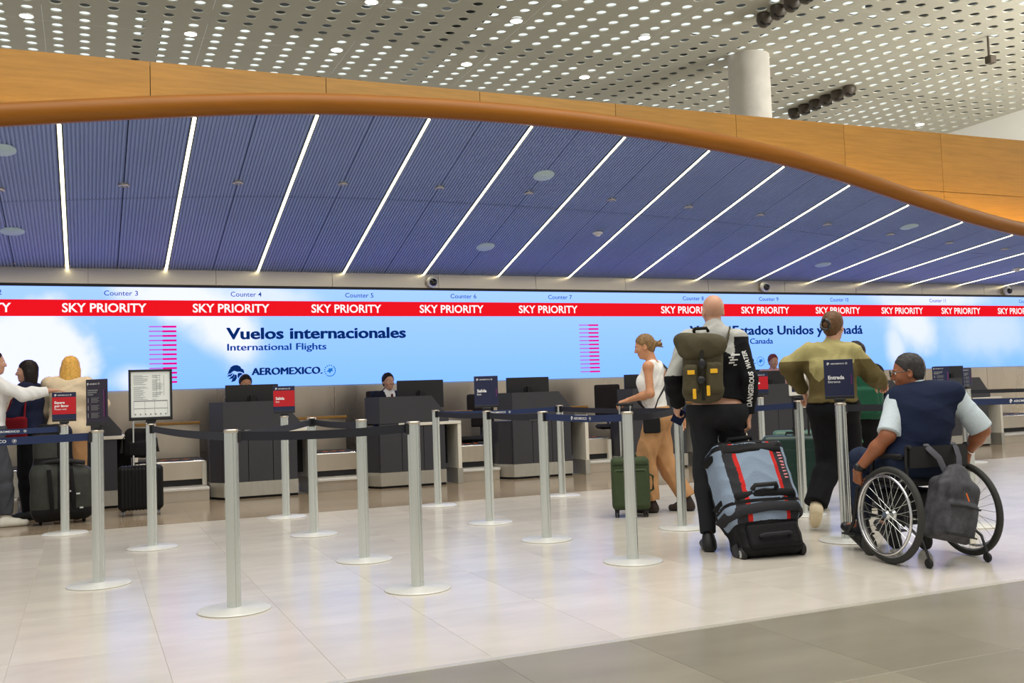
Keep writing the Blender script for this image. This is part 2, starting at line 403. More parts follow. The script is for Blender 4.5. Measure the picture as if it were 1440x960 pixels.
for x0 in BAYS:
    for h in (0, 1):
        xa = x0 + .61 * h + (.032 if h == 0 else .005); xb = x0 + .61 * (h + 1) - (.032 if h == 1 else .005)
        for r_ in (0, 1):
            rows_ = []
            nr = 15; prof = []
            for i in range(nr):
                a = lerp(xa, xb, i / nr); p = (xb - xa) / nr
                prof += [(a, 0), (a + p * .55, 0), (a + p * .6, .014), (a + p * .95, .014)]
            prof.append((xb, 0))
            for j in range(4):
                t = j / 3; row = []
                for (x, dz) in prof:
                    yf = FY(x)
                    y = lerp(yf, 11.795, t) if r_ == 0 else lerp(11.805, 13.99, t)
                    row.append((x, y, CZ(x, y) + dz))
                rows_.append(row)
            mb = MB().grid(rows_)
            # rims
            for xe in (xa, xb):
                mb.grid([[(xe, rr[0][1], CZ(xe, rr[0][1])) for rr in rows_], [(xe, rr[0][1], CZ(xe, rr[0][1]) + .045) for rr in rows_]])
            mb.build('panel', M['canopy'], can)
ordw = ['first', 'second', 'third', 'fourth', 'fifth', 'sixth', 'seventh', 'eighth', 'ninth', 'tenth', 'eleventh', 'twelfth', 'thirteenth', 'fourteenth', 'fifteenth']
k = 0
for x in BAYS[2:]:
    yf = FY(x)
    pts = [(x, y, CZ(x, y) - .004) for y in np.linspace(yf + .02, 13.98, 9)]
    t = thing('linear_light', 'glowing white light line across the blue canopy, %s from the left edge' % (ordw + ['sixteenth'])[k] if k < 15 else 'last glowing white light line at the far right end of the blue canopy', 'light', pts[4], group='light lines across the canopy')
    off = Vector(pts[4])
    mb = MB()
    for sx in (-1, 1):
        mb.grid([[(p[0] + sx * .027 - off.x, p[1] - off.y, p[2] - off.z + dz) for p in pts] for dz in (-.002, .05)])
    mb.build('channel', M['canopy_b'], t)
    MB().tube([Vector(p) - off for p in pts], .018, 6, sq=.5).build('diffuser', M['ledstrip'], t, smooth=60)
    k += 1
for i in range(13):
    x = -.81 + 1.22 * i; z = CZ(x, 11.45)
    t = thing('downlight', 'small round downlight in the blue canopy, %s from the left' % ordw[i], 'light', (x, 11.45, z), group='small downlights in the canopy')
    MB().lathe([(.05, .01), (.062, 0), (.062, -.012), (.045, -.014), (.042, .03)], 16, cap=False).build('rim', M['steel_p'], t, smooth=40)
    MB().lathe([(.001, .012), (.045, .012)], 16, cap=False).build('lens', M['lampi'], t)
    sl = bpy.data.lights.new('downlight_lamp', 'SPOT'); sl.energy = 45; sl.color = (1, .82, .58); sl.spot_size = 1.5; sl.spot_blend = .8; sl.shadow_soft_size = .06
    so = bpy.data.objects.new('downlight_lamp', sl); C.objects.link(so); so.parent = t; so.location = (0, 0, -.03)
for n_, (x, y) in enumerate([(-.72, 10.5), (-.76, 12.7), (5.3, 11.0), (5.3, 13.02), (11.43, 11.1), (11.43, 13.02)]):
    lab = ['front', 'rear'][n_ % 2] + ' pale round speaker disc ' + ['at the left edge of the frame', 'near the middle light lines', 'at the right part'][n_ // 2] + ' of the canopy'
    o = MB().lathe([(.001, -.008), (.125, -.008), (.135, 0), (.135, .01)], 28, cap=False).build('ceiling_speaker', M['disc'], smooth=40)
    o.location = (x, y, CZ(x, y)); o.rotation_euler = (math.atan((FZ(x) - WZ) / -4), 0, 0); tag(o, lab, 'speaker', 'round speakers in the canopy')
for (x, y, lb) in ((6.8, 12.4, 'white smoke detector on the blue canopy right of the middle'), (15.5, 12.6, 'white smoke detector on the canopy at the far right')):
    t = thing('smoke_detector', lb, 'detector', (x, y, CZ(x, y)))
    MB().lathe([(.055, .01), (.075, 0), (.075, -.02), (.05, -.03)], 18).build('base', M['white'], t, smooth=40)
    MB().lathe([(.035, -.03), (.045, -.036), (.03, -.055), (.001, -.06)], 18).build('cap', M['white'], t, smooth=40)
# bullnose
xs = np.linspace(-4, 20, 97)
ctr = [Vector((x, FY(x) - .075, FZ(x) + .085)) for x in xs]
seg = 16
bn = MB().tube(ctr, .115, 18, sq=.95).build('trim_3', M['wood_d'], smooth=50); struct(bn)
# fascia
_fxs = np.linspace(-4, 20, 49)
fas = struct(MB().prism([(x, CZ(x, 11.45) + .09) for x in _fxs] + [(20, 4.92), (-4, 4.92)], 11.43, 11.6).build('wall_fascia', M['blackm']))
def ftop(x): return 4.948 + .0075 * x
for k_ in range(-1, 6 + 4):
    xa = .694 + 1.964 * (k_ - 1); xb = xa + 1.964; g = .004
    for (za, zb) in ((3.1, 4.10), (4.108, None)):
        bots = [(x, max(za, CZ(x, 11.4) + .08)) for x in np.linspace(xa + g, xb - g, 6)]
        if zb and min(b[1] for b in bots) > zb - .02: continue
        if zb: bots = [(x, min(z, zb - .005)) for x, z in bots]
        A = bots + [(xb - g, zb or ftop(xb)), (xa + g, zb or ftop(xa))]
        MB().prism(A, 11.38, 11.43).build('panel', M['wood'], fas)
struct(MB().box((-6, 11.6, 4.6), (24, 14.3, 4.78)).build('trim_4', M['white']))
# warm cove light behind the wavy edge
t = thing('cove_light', 'warm light strip glowing at the foot of the wooden fascia', 'light', (0, 0, 0))
for xa, xb in ((-3.9, 1.2), (8.2, 20)):
    MB().tube([(x, 11.2, CZ(x, 11.2) + .10) for x in np.linspace(xa, xb, 20)], .03, 6).build('strip', M['warm'], t)

# ------------------------------------------------------------------ high perforated ceiling
CH = 10.0; SX, SY = .5862, .4722
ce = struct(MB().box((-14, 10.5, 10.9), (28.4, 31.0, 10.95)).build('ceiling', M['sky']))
NXH, NYH = 6, 7
def perf_panel():
    mb = MB(); n = 14
    for i in range(NXH):
        for j in range(NYH):
            cx, cy = (i + .5) * SX, (j + .5) * SY; x0, x1, y0, y1 = i * SX, (i + 1) * SX, j * SY, (j + 1) * SY
            if i == 0: x0 += .001
            if i == NXH - 1: x1 -= .001
            if j == 0: y0 += .001
            if j == NYH - 1: y1 -= .001
            sq = []; ci = []
            for k in range(n):
                a = 2 * PI * (k + .5) / n; dx, dy = math.cos(a), math.sin(a)
                hx, hy = (x1 - cx if dx > 0 else cx - x0), (y1 - cy if dy > 0 else cy - y0)
                s_ = min(hx / max(abs(dx), 1e-6), hy / max(abs(dy), 1e-6))
                sq.append((cx + dx * s_, cy + dy * s_, 0)); ci.append((cx + dx * .125, cy + dy * .125, 0))
            corners = [(x1, y1, 0), (x0, y1, 0), (x0, y0, 0), (x1, y0, 0)]
            up = [(p[0], p[1], .03) for p in ci]
            o = sq + ci + up; fs = [(k, (k + 1) % n, n + (k + 1) % n, n + k) for k in range(n)]
            fs += [(n + k, n + (k + 1) % n, 2 * n + (k + 1) % n, 2 * n + k) for k in range(n)]
            vs = o + corners; base = 3 * n
            for ci_, (ccx, ccy, _) in enumerate(corners):
                a = math.atan2(ccy - cy, ccx - cx) % (2 * PI); k0 = int((a / (2 * PI)) * n - .5) % n
                fs.append((k0, base + ci_, (k0 + 1) % n))
            mb.add(vs, fs)
    return mb.mesh('panel', M['ceil'])
pm = perf_panel()
X0 = -.51 - SX * .5 - SX * 6 * 2; Y0 = 21.03 - SY * 7 * 3
for i in range(11):
    for j in range(6):
        if X0 + (i + 1) * 6 * SX < -4 and False: continue
        o = link('panel', pm, ce); o.location = (X0 + i * 6 * SX, Y0 + j * 7 * SY, CH)
        if X0 + (i + 1) * 6 * SX > 28.6: pass
XR = 28.4
# dark beams and boxes added above the panels to dim some holes
tr = MB()
for i in range(4):
    y = 14.6 + i * 4.9; tr.box((-14, y, 10.5), (28.3, y + .3, 10.75))
for i in range(5):
    x = -6 + i * 7.4; tr.box((x, 11, 10.45), (x + .45, 30, 10.7))
rs = random.Random(5)
for (x, y, wx, wy, z) in [(-3, 19, 3, .9, 10.2), (3.5, 22.5, 5, .7, 10.25), (8, 18.5, .8, 5, 10.25), (12.5, 25.5, 6, .8, 10.2), (14.8, 21.5, 1.0, 5, 10.22), (17.5, 17.2, 5, .8, 10.2), (19.8, 23.5, .8, 4, 10.22), (22.8, 20.2, 4, .9, 10.2), (24, 16.5, .9, 4, 10.25), (25.5, 23.5, 4, .7, 10.2), (6, 27.5, 6, .8, 10.2), (0.8, 26.0, .8, 3, 10.2)]:
    tr.box((x, y, z), (x + wx, y + wy, z + .3))
struct(tr.build('trim_5', M['chard']))
wr = struct(MB().box((XR + .3, 8, 0), (XR + .6, 31, 12)).build('wall_right', M['white']))
cs = struct(MB().lathe([(.55, 0), (.55, 10.0)], 40, cap=False).build('column', M['conc'], smooth=40)); cs.location = (16.5, 21.3, 0)
kk = 0
for (x, y, lb) in [(-1.13, 24.16, 'in the back row at the top left corner'), (2.4, 24.16, 'second from the left in the back row'), (5.94, 24.16, 'third from the left in the back row'), (9.46, 24.16, 'fourth in the back row'), (13.02, 24.16, 'right of the middle just above the fascia'),
                   (5.96, 20.93, 'at the top edge left of centre'), (9.5, 20.93, 'in the front row at centre'), (13.03, 20.93, 'in the front row left of the column'), (26.69, 25.2, 'far right just above the wooden fascia')]:
    t = thing('ceiling_lamp', 'bright white lamp in the perforated ceiling, ' + lb, 'light', (x, y, CH), group='bright lamps in the perforated ceiling')
    MB().lathe([(.16, .02), (.17, -.01), (.14, -.015)], 18, cap=False).build('rim', M['white'], t, smooth=40)
    MB().lathe([(.001, -.012), (.145, -.012)], 18, cap=False).build('lens', M['lampw'], t)
# wall-washer spot rows
def spot(x, y, lb, rx, rz):
    t = thing('spotlight', lb, 'spotlight', (x, y, CH - .02))
    T = Matrix.Rotation(rz, 4, 'Z') @ Matrix.Rotation(rx, 4, 'X')
    MB().lathe([(.15, .03), (.20, -.02), (.205, -.08), (.17, -.20), (.10, -.29), (.001, -.31)], 20, T=T, cap=False).build('housing', M['brown'], t, smooth=40)
    MB().lathe([(.12, -.0), (.135, .02), (.001, .03)], 18, 0, T=T @ Matrix.Translation((-.10, -.03, -.20)) @ Matrix.Rotation(PI * .72, 4, 'Y'), cap=False).build('opening', M['blackm'], t, smooth=40)
for i in range(5):
    spot(15.02, 16.65 + i * .5, 'brown tilted spotlight near the top edge, %s from the near end of its row' % ordw[i], .35, 1.2)
for i in range(6):
    spot(21.1, 22.5 + i * .5, 'brown spotlight right of the concrete column, %s from the near end of its row' % ordw[i], .12, 1.2)
t = thing('hanging_speaker', 'small dark loudspeaker on a short rod under the right ceiling', 'speaker', (21.6, 18.0, 10))
MB().tube([(0, 0, 0), (0, 0, -.55)], .03, 8).build('rod', M['brown'], t)
MB().box((-.06, -.1, -.72), (.16, .1, -.52), c=.02).build('body', M['brown'], t)
# ------------------------------------------------------------------ check-in counters
def counter(x0, w_, lab, mon=True, monx=.40, flip=False):
    t = thing('check_in_counter', lab, 'counter', (x0, 12.15, 0), group='check-in counters under the video wall')
    foot = [(-.0, 0), (.88, 0), (.88, .45), (-.13, .45), (-.13, .22)]
    MB().prism([(a + (.02 if a < .4 else -.0), b + .03) for a, b in foot], 0, .03, axis='z').build('toe_kick', M['blackm'], t)
    MB().prism(foot, .03, .20, axis='z').build('plinth', M['plinth'], t)
    for i in range(3):
        MB().box((.003 + i * .293, .012, .203), (.290 + i * .293, .06, .778 if i else .818), c=.002).build('front_panel', M['char'], t)
    MB().prism([(.0, .062), (.88, .062), (.88, .45), (-.13, .45), (-.13, .22)], .2, .778, axis='z').build('body', M['chard'], t)
    MB().prism([(0, .82), (0, 1.16), (.70, 1.16), (.93, .88), (.93, .82)], .0, .045).build('upper_panel', M['char'], t)
    MB().add([(-.003, .0, .82), (-.13, .22, .82), (-.13, .22, 1.16), (-.003, 0, 1.16), (.03, .045, .82), (-.09, .25, .82), (-.09, .25, 1.16), (.03, .045, 1.16)],
             [(0, 3, 2, 1), (4, 5, 6, 7), (0, 4, 7, 3), (1, 2, 6, 5), (3, 7, 6, 2), (0, 1, 5, 4)]).build('side_panel', M['char'], t)
    MB().box((.25, -.006, .78), (w_, .62, .818), c=.003).build('worktop', M['desk'], t)
    MB().box((w_ - .05, .0, .2), (w_, .62, .778), c=.003).build('leg', M['desk'], t)
    MB().box((w_ - .065, -.005, .0), (w_ + .01, .62, .2), c=.003).build('leg_base', M['plinth'], t)
    MB().box((.89, .40, .25), (w_ - .06, .44, .775)).build('recess_panel', M['blackm'], t)
    return t
def monitor(x, y, z, lab, rz=0.0, wd=.64):
    t = thing('monitor', lab, 'monitor', (x, y, z), rz, 'monitors on the check-in counters')
    MB().box((-wd / 2, -.02, .18), (wd / 2, .02, .55), c=.006).build('housing', M['black'], t)
    MB().box((-wd / 2 + .01, .021, .19), (wd / 2 - .01, .024, .54)).build('display', M['glass'], t)
    MB().box((-.035, -.075, .22), (.035, -.02, .42), c=.008).box((-.06, -.04, .3), (.06, -.02, .4), c=.006).build('mount', M['blackm'], t)
    MB().tube([(0, -.05, .32), (0, -.06, .15), (0, -.05, .02)], .02, 8).box((-.11, -.13, 0), (.11, .07, .018), c=.005).build('stand', M['black'], t)
    return t
CN = [(-.55, 1.1, 'dark grey check-in counter at the left behind the cream-topped woman', 1.1), (1.5, 1.08, 'dark grey check-in counter behind the red exit sign at left', 1), (3.42, 1.10, 'dark grey check-in counter with the male agent in a tie', 1),
      (5.26, 1.14, 'dark grey check-in counter with nobody behind, in the middle of the row', 1), (7.13, 1.12, 'dark grey check-in counter behind the woman with the green suitcase', 1), (9.38, 1.12, 'dark grey check-in counter of the red-haired agent', 1),
      (11.27, 1.1, 'dark grey check-in counter hidden behind the wheelchair user', 1), (13.2, 1.2, 'dark grey check-in counter nearest the right edge of the photo', 1)]
mlab = ['black monitor left of the narrow purple sign', 'black monitor hiding the face of the leftmost agent', 'wide black monitor beside the agent in a tie', 'black monitor at the unstaffed middle counter', 'black monitor beside the woman in the white tank top',
        'black monitor in front of the red-haired agent', 'black monitor just right of the wheelchair user head', 'black monitor on the counter nearest the right edge']
for i, (x0, w_, lb, _) in enumerate(CN):
    ct = counter(x0, w_, lb)
    if i == 0: MB().tube([(.46, -.04, .45), (.46, -.04, .98), (.475, -.04, 1.02), (.51, -.04, 1.035), (.72, -.04, 1.04)], .013, 8).build('frame', M['desk'], ct, smooth=60)
    monitor(x0 + (.40 if i != 2 else .67), 12.15 + .36, .818, mlab[i], 0 if i else PI * .95)
# baggage conveyors between the counters
def conveyor(xa, xb, lab):
    t = thing('baggage_conveyor', lab, 'conveyor', (xa, 12.25, 0), group='weighing conveyors between counters'); w_ = xb - xa
    MB().box((0, .06, 0), (w_, .10, .13)).build('riser', M['steel_p'], t)
    MB().box((0, .02, .13), (w_, .42, .165), c=.006).build('step', M['alu_b'], t)
    MB().box((0.01, .36, .17), (w_ - .01, .40, .24)).build('skirt', M['blackm'], t)
    MB().box((0, .34, .24), (w_, .37, .455), c=.004).build('front_panel', M['steel_p'], t)
    MB().box((.02, .36, .44), (w_ - .02, 1.05, .475), c=.004).build('belt', M['rubber'], t)
    MB().tube([(.02, .37, .45), (w_ - .02, .37, .45)], .022, 10).build('roller', M['chrome'], t, smooth=50)
    for k in range(3):
        a = w_ * (.3 + .17 * k)
        MB().add([(a, .5, .4765), (a + .07, .5, .4765), (a + .13, .62, .4765), (a + .06, .62, .4765)], [(0, 1, 2, 3)]).build('arrow_mark', M['orange'], t)
    MB().box((0, 1.06, .45), (w_, 1.09, .90), c=.004).build('back_panel', M['steel_p'], t)
    MB().box((0, .98, .895), (w_, 1.12, .93), c=.006).build('ledge', M['wood'], t)
    for sx in (0, w_ - .05):
        MB().box((sx, .30, .165), (sx + .05, .38, .44), c=.004).build('post', M['desk'], t)
    return t
ends = [(-1.9, -.70)] + [(CN[i][0] + CN[i][1] + .02, CN[i + 1][0] - .15) for i in range(7)] + [(14.43, 16.0)]
clab = ['at the left edge behind the travellers', 'behind the schedule frame and black cabin case', 'left of the agent in a tie', 'with the yellow notch, left of the navy exit sign', 'left of the green suitcase', 'behind the bald man', 'behind the red-haired agent counter', 'behind the wheelchair user', 'at the right edge of the photo']
for (a, b), lb in zip(ends, clab):
    if b - a > .15: conveyor(a, b, 'brushed steel baggage conveyor ' + lb)
# dome cameras
for x, lb in ((4.79, 'left of the middle above counter 6'), (10.91, 'above counter 9'), (16.83, 'at the right edge above counter 12')):
    t = thing('dome_camera', 'white dome camera on the steel band ' + lb, 'camera', (x, 13.95, 2.86), group='dome cameras on the steel band')
    T = Matrix.Rotation(PI / 2, 4, 'X')
    MB().lathe([(.085, 0), (.085, .05), (.07, .07)], 20, T=T).build('housing', M['white'], t, smooth=40)
    MB().lathe([(.06, .06), (.058, .085), (.045, .11), (.02, .125), (.001, .128)], 20, T=T @ Matrix.Translation((0, -.012, 0)), cap=False).build('dome', M['glass'], t, smooth=60)

# ------------------------------------------------------------------ queue posts, belts
PS = dict(A=(.75, 5.72), B=(1.82, 5.72), C=(1.82, 6.95), D=(1.79, 8.5), E=(1.82, 9.93), F=(.49, 8.56), G=(.07, 7.02), H=(-.18, 10.03), I=(3.39, 9.87), J=(3.32, 8.25), K=(3.30, 7.03),
          L=(4.84, 9.86), M=(3.36, 5.81), N=(4.50, 6.95), O=(5.9, 8.4), P=(5.08, 5.68), Q=(7.61, 9.9), R=(5.79, 7.0), S=(10.61, 9.9), T=(11.09, 9.9), U=(6.36, 5.7))
PL = dict(A='nearest one, left of centre in the foreground', B='second nearest, at the right end of the front black belt', C='just behind the right end of the front belt', D='just right of the red exit sign post', E='carrying the red exit sign at left',
          F='carrying the framed schedule', G='carrying the narrow purple sign', H='carrying the red please-wait sign', I='in front of the counter with the male agent', J='carrying the navy exit sign', K='in the middle, in front of the unstaffed counter',
          L='farthest one, just right of the unstaffed counter', M='partly covering the green suitcase', N='between the woman in tan trousers and the bald man', O='behind the big grey duffel', P='carrying the navy entrance sign',
          Q='carrying the small red exit sign beside the red-haired agent', R='behind the handle of the dark green suitcase', S='carrying the navy sign above the wheelchair user shoulder', T='carrying the slim navy sign at far right', U='hidden behind the wheelchair user right arm')
_pm = None
def post_meshes():
    r = .0385; n = 32; prof = []
    for k in range(n):
        a = 2 * PI * k / n; rr = r * (.86 if k % 8 == 0 else 1)
        prof.append((rr * math.cos(a), rr * math.sin(a)))
    pole = MB().prism(prof, .012, .985, axis='z').mesh('pole', M['alu'], 35)
    base = MB().lathe([(.197, 0), (.2, .006), (.19, .012), (.05, .018), (.045, .02)], 40).mesh('base', M['alu_b'], 30)
    cap_ = MB().lathe([(.041, .985), (.041, .998), (.036, 1.003)], 24).mesh('cap', M['steel_p'], 35)
    cas = MB().box((-.019, -.052, .925), (.019, -.036, .995), c=.003).mesh('belt_clip', M['black'])
    return pole, base, cap_, cas
_pm = post_meshes()
conn = {k: [] for k in PS}
ph = dict(G=(-2.2, 7.0), H=(-2.6, 10.0), U=(8.6, 5.55), T=(15.5, 9.8))
BL = [('F', 'A', 0, 'black queue belt from the schedule frame post to the nearest post'), ('A', 'B', 0, 'black queue belt across the left foreground'), ('A', 'D', 0, 'black queue belt running back from the nearest post'),
      ('D', 'C', 0, 'short black queue belt behind the front belt'), ('I', 'J', 0, 'dark queue belt in front of the agent in a tie'), ('J', 'K', 0, 'dark queue belt under the navy exit sign'), ('K', 'M', 1, 'navy queue belt with white emblems left of the green suitcase'),
      ('I', 'L', 1, 'navy queue belt in front of the unstaffed counter'), ('L', 'N', 0, 'dark queue belt running behind the woman in tan trousers'), ('M', 'N', 0, 'dark queue belt crossing in front of the tan trousers'), ('N', 'R', 1, 'navy queue belt behind the bald man and the duffel'),
      ('P', 'U', 0, 'dark queue belt behind the wheelchair user'), ('G', None, 1, 'navy queue belt with airline name at the left edge, nearer one'), ('H', None, 1, 'navy queue belt at the left edge, farther one'), ('U', None, 1, 'navy queue belt leaving the frame at right, nearer one'), ('T', None, 0, 'dark queue belt leaving the frame at right, farther one')]
for a, b, navy, lb in BL:
    pa = Vector((*PS[a], 0)); pb = Vector((*(PS[b] if b else ph[a]), 0))
    conn[a].append(math.atan2(*(pb - pa).yx)); 
    if b: conn[b].append(math.atan2(*(pa - pb).yx))
    d = (pb - pa).normalized(); pa2 = pa + d * .052; pb2 = pb - d * (.052 if b else 0); Ln = (pb2 - pa2).length
    t = thing('queue_belt', lb, 'belt', pa2, math.atan2(d.y, d.x), 'retractable queue belts')
    # local: x along the belt; printed side -y if that faces the camera
    rows_ = []; n = 14
    top = []; 
    for i in range(n + 1):
        u = i / n; s = -.012 * math.sin(PI * u); top.append((u * Ln, s))
    mb = MB(); vs = []
    for (x, s) in top: vs += [(x, -.0012, .937 + s), (x, -.0012, .987 + s), (x, .0012, .987 + s), (x, .0012, .937 + s)]
    fs = []
    for i in range(n):
        for k in range(4): fs.append((4 * i + k, 4 * i + 4 + k, 4 * i + 4 + (k + 1) % 4, 4 * i + (k + 1) % 4))
    fs += [(3, 2, 1, 0), tuple(4 * n + k for k in range(4))]
    mb.add(vs, fs).build('webbing', M['beltn' if navy else 'belt'], t)
    if navy:
        side = d.x > 0     # with +x to the right, local -y faces the camera
        T = Matrix.Identity(4) if side else Matrix.Translation((0, 0, 0)) @ Matrix.Rotation(PI, 4, 'Z')
        nrep = max(1, int(Ln / .75))
        for q in range(nrep):
            u = (q + .5) / nrep; s = -.012 * math.sin(PI * u); mb = MB(); xo = u * Ln if side else -u * Ln
            eagle(mb, xo - .16, .948 + s, .032, -.002, T=T); add_text(mb, 'AEROMEXICO', xo - .115, .955 + s, cap=.018, width=.19, y=-.002, bold=.01, T=T); team(mb, xo + .12, .964 + s, .013, -.002, T=T)
            mb.build('print', M['print'], t)
for k, (x, y) in PS.items():
    t = thing('queue_post', 'brushed aluminium queue post, ' + PL[k], 'post', (x, y, 0), random.uniform(-.2, .2) * 0 + .25, 'aluminium queue posts')
    for nm, me in zip(('pole', 'base', 'cap'), _pm[:3]): link(nm, me, t)
    for a in conn[k]:
        o = link('belt_clip', _pm[3], t); o.rotation_euler = (0, 0, a + PI / 2 - .25)

# ------------------------------------------------------------------ signs on posts
def psign(k, th, wd, ht, lab, kind):
    x, y = PS[k]
    t = thing('queue_sign', lab, 'sign', (x, y, 1.003), math.radians(th), None)
    MB().lathe([(.03, 0), (.03, .012)], 16).box((-.04, -.015, .01), (.04, .015, .03), c=.003).build('bracket', M['black'], t)
    z0 = .028; hw = wd / 2
    MB().box((-hw, -.008, z0), (hw, .008, z0 + .022), c=.002).build('holder', M['black'], t)
    face = -.0075
    def rect(mb, x0, x1, za, zb, y=face - .0008, mi=0): mb.add([(x0, y, za), (x1, y, za), (x1, y, zb), (x0, y, zb)], [(0, 1, 2, 3)], mi)
    def brand(z, s=1.0, x=None):
        mb = MB(); xx = -hw + .02 * s if x is None else x
        eagle(mb, xx, z - .004, .022 * s, face - .002); add_text(mb, 'AEROMEXICO', xx + .03 * s, z + .001, cap=.011 * s, width=.10 * s, y=face - .002, bold=.008); team(mb, xx + .145 * s, z + .007, .009 * s, face - .002)
        mb.build('print', M['print'], t)
    zt = z0 + ht
    if kind in ('wait', 'exit_red'):
        MB().box((-hw, -.006, z0 + .02), (hw, .006, zt), c=.002).build('board', M['navy'], t)
        mb = MB(); rect(mb, -hw + .002, hw - .002, z0 + ht * .25, zt - ht * .165); mb.build('red_field', M['red'], t)
        brand(zt - .033, .95)
        mb = MB()
        if kind == 'wait':
            add_text(mb, 'Espere', -hw + .022, zt - .105, cap=.022, y=face - .002, bold=.03); add_text(mb, 'por favor', -hw + .022, zt - .136, cap=.022, y=face - .002, bold=.03)
            add_text(mb, 'Please wait', -hw + .022, zt - .163, cap=.016, y=face - .002)
        else:
            add_text(mb, 'Salida', -hw + .024, zt - .135, cap=.026, y=face - .002, bold=.03); add_text(mb, 'Exit', -hw + .024, zt - .163, cap=.017, y=face - .002)
        mb.build('lettering', M['print'], t)
    elif kind in ('exit', 'entry'):
        MB().box((-hw, -.006, z0 + .02), (hw, .006, zt), c=.002).build('board', M['navy'], t)
        brand(zt - .038, .95)
        a, b = ('Salida', 'Exit') if kind == 'exit' else ('Entrada', 'Entrance')
        mb = MB(); add_text(mb, a, -hw + .026, zt - .145, cap=.026, y=face - .002, bold=.03); add_text(mb, b, -hw + .026, zt - .172, cap=.017, y=face - .002, bold=.005)
        mb.build('lettering', M['print'], t)
        mb = MB()
        for i in range(12): rect(mb, hw - .02, hw - .011, zt - .12 - i * .006, zt - .116 - i * .006, face - .002)
        mb.build('stripe', M['printp'], t)
    elif kind == 'info':
        col = M['purple'] if k == 'G' else M['navy']
        MB().box((-hw, -.006, z0 + .02), (hw, .006, zt), c=.002).build('board', col, t)
        brand(zt - .036, .8 if wd > .15 else .62)
        mb = MB(); zz = zt - .065
        for i, (u, hgt) in enumerate([(.8, .012), (.72, .012), (.45, .012)]): rect(mb, -hw + .02, -hw + .02 + (wd - .07) * u, zz - hgt, zz - .003, face - .002); zz -= .014
        zz -= .012
        for i in range(3):
            rect(mb, -hw + .022, -hw + .034, zz - .034, zz - .004, face - .002)
            for q in range(4): rect(mb, -hw + .055, -hw + .055 + (wd - .11) * (.9 - .15 * (q % 2)), zz - .006 - q * .009, zz - .002 - q * .009, face - .002)
            zz -= .05
        mb.build('print', M['printg'], t)
        mb = MB(); rect(mb, hw - .024, hw - .014, z0 + .06, zt - .07, face - .002); mb.build('stripe', M['printp'], t)
    elif kind == 'schedule':
        f = .018
        mb = MB().box((-hw, -.012, z0 + .015), (hw, .006, zt)); mb.build('board', M['black'], t)
        for (a, b, c_, d_) in ((-hw, -hw + f, z0 + .01, zt), (hw - f, hw, z0 + .01, zt), (-hw, hw, z0 + .01, z0 + .01 + f), (-hw, hw, zt - f, zt)):
            MB().box((a, -.024, c_), (b, -.012, d_), c=.003).build('frame_bar', M['black'], t)
        mb = MB(); rect(mb, -hw + f, hw - f, z0 + .01 + f, zt - f, -.0145); mb.build('sheet', M['paper'], t)
        mb = MB(); yy = -.0155; a, b = -hw + f + .02, hw - f - .02
        for z in np.linspace(z0 + .17, zt - .05, 22):
            if random.random() < .9: rect(mb, a, lerp(a, b, random.uniform(.2, .45)), z, z + .0025, yy)
            if random.random() < .8: rect(mb, lerp(a, b, .55), lerp(a, b, random.uniform(.65, .9)), z, z + .0025, yy)
        for z in (z0 + .155, z0 + .095): rect(mb, a, b, z, z + .004 if z < z0 + .1 else z + .007, yy)
        for u in (0, .33, .62, 1): rect(mb, lerp(a, b, u) - .001, lerp(a, b, u) + .001, z0 + .045, z0 + .155, yy)
        for u in (.68, .78, .9): rect(mb, lerp(a, b, u) - .001, lerp(a, b, u) + .001, z0 + .2, zt - .05, yy)
        for u in np.linspace(.05, .95, 7): rect(mb, lerp(a, b, u) - .006, lerp(a, b, u) + .004, z0 + .045, z0 + .056, yy)
        mb.build('print', M['printg'], t)
    elif kind == 'white':
        MB().box((-hw, -.008, z0 + .01), (hw, .006, zt), c=.003).build('board', M['white'], t)
        mb = MB(); rect(mb, -hw + .025, hw - .04, z0 + .05, zt - .03, -.009); mb.build('print', M['navy'], t)
psign('H', 1, .205, .27, 'red and navy sign reading Espere por favor, Please wait', 'wait')
psign('G', -52, .20, .305, 'narrow dark purple sign with small white icons, turned sideways', 'info')
psign('F', -3, .335, .415, 'black framed white timetable sheet on a post', 'schedule')
psign('E', -8, .21, .27, 'red sign reading Salida, Exit in front of the leftmost agent counter', 'exit_red')
psign('J', -20, .215, .285, 'navy sign reading Salida, Exit in the middle', 'exit')
psign('P', -36, .205, .29, 'navy sign reading Entrada, Entrance in front of the olive sweatshirt', 'entry')
psign('Q', -36, .205, .27, 'small red sign reading Salida, Exit beside the bald man arm', 'exit_red')
psign('R', -38, .15, .20, 'small white framed card beside the olive sleeve', 'white')
psign('S', -45, .21, .29, 'navy information sign above the right shoulder of the wheelchair user', 'info')
psign('T', 8, .20, .26, 'slim navy information sign farthest right', 'info')
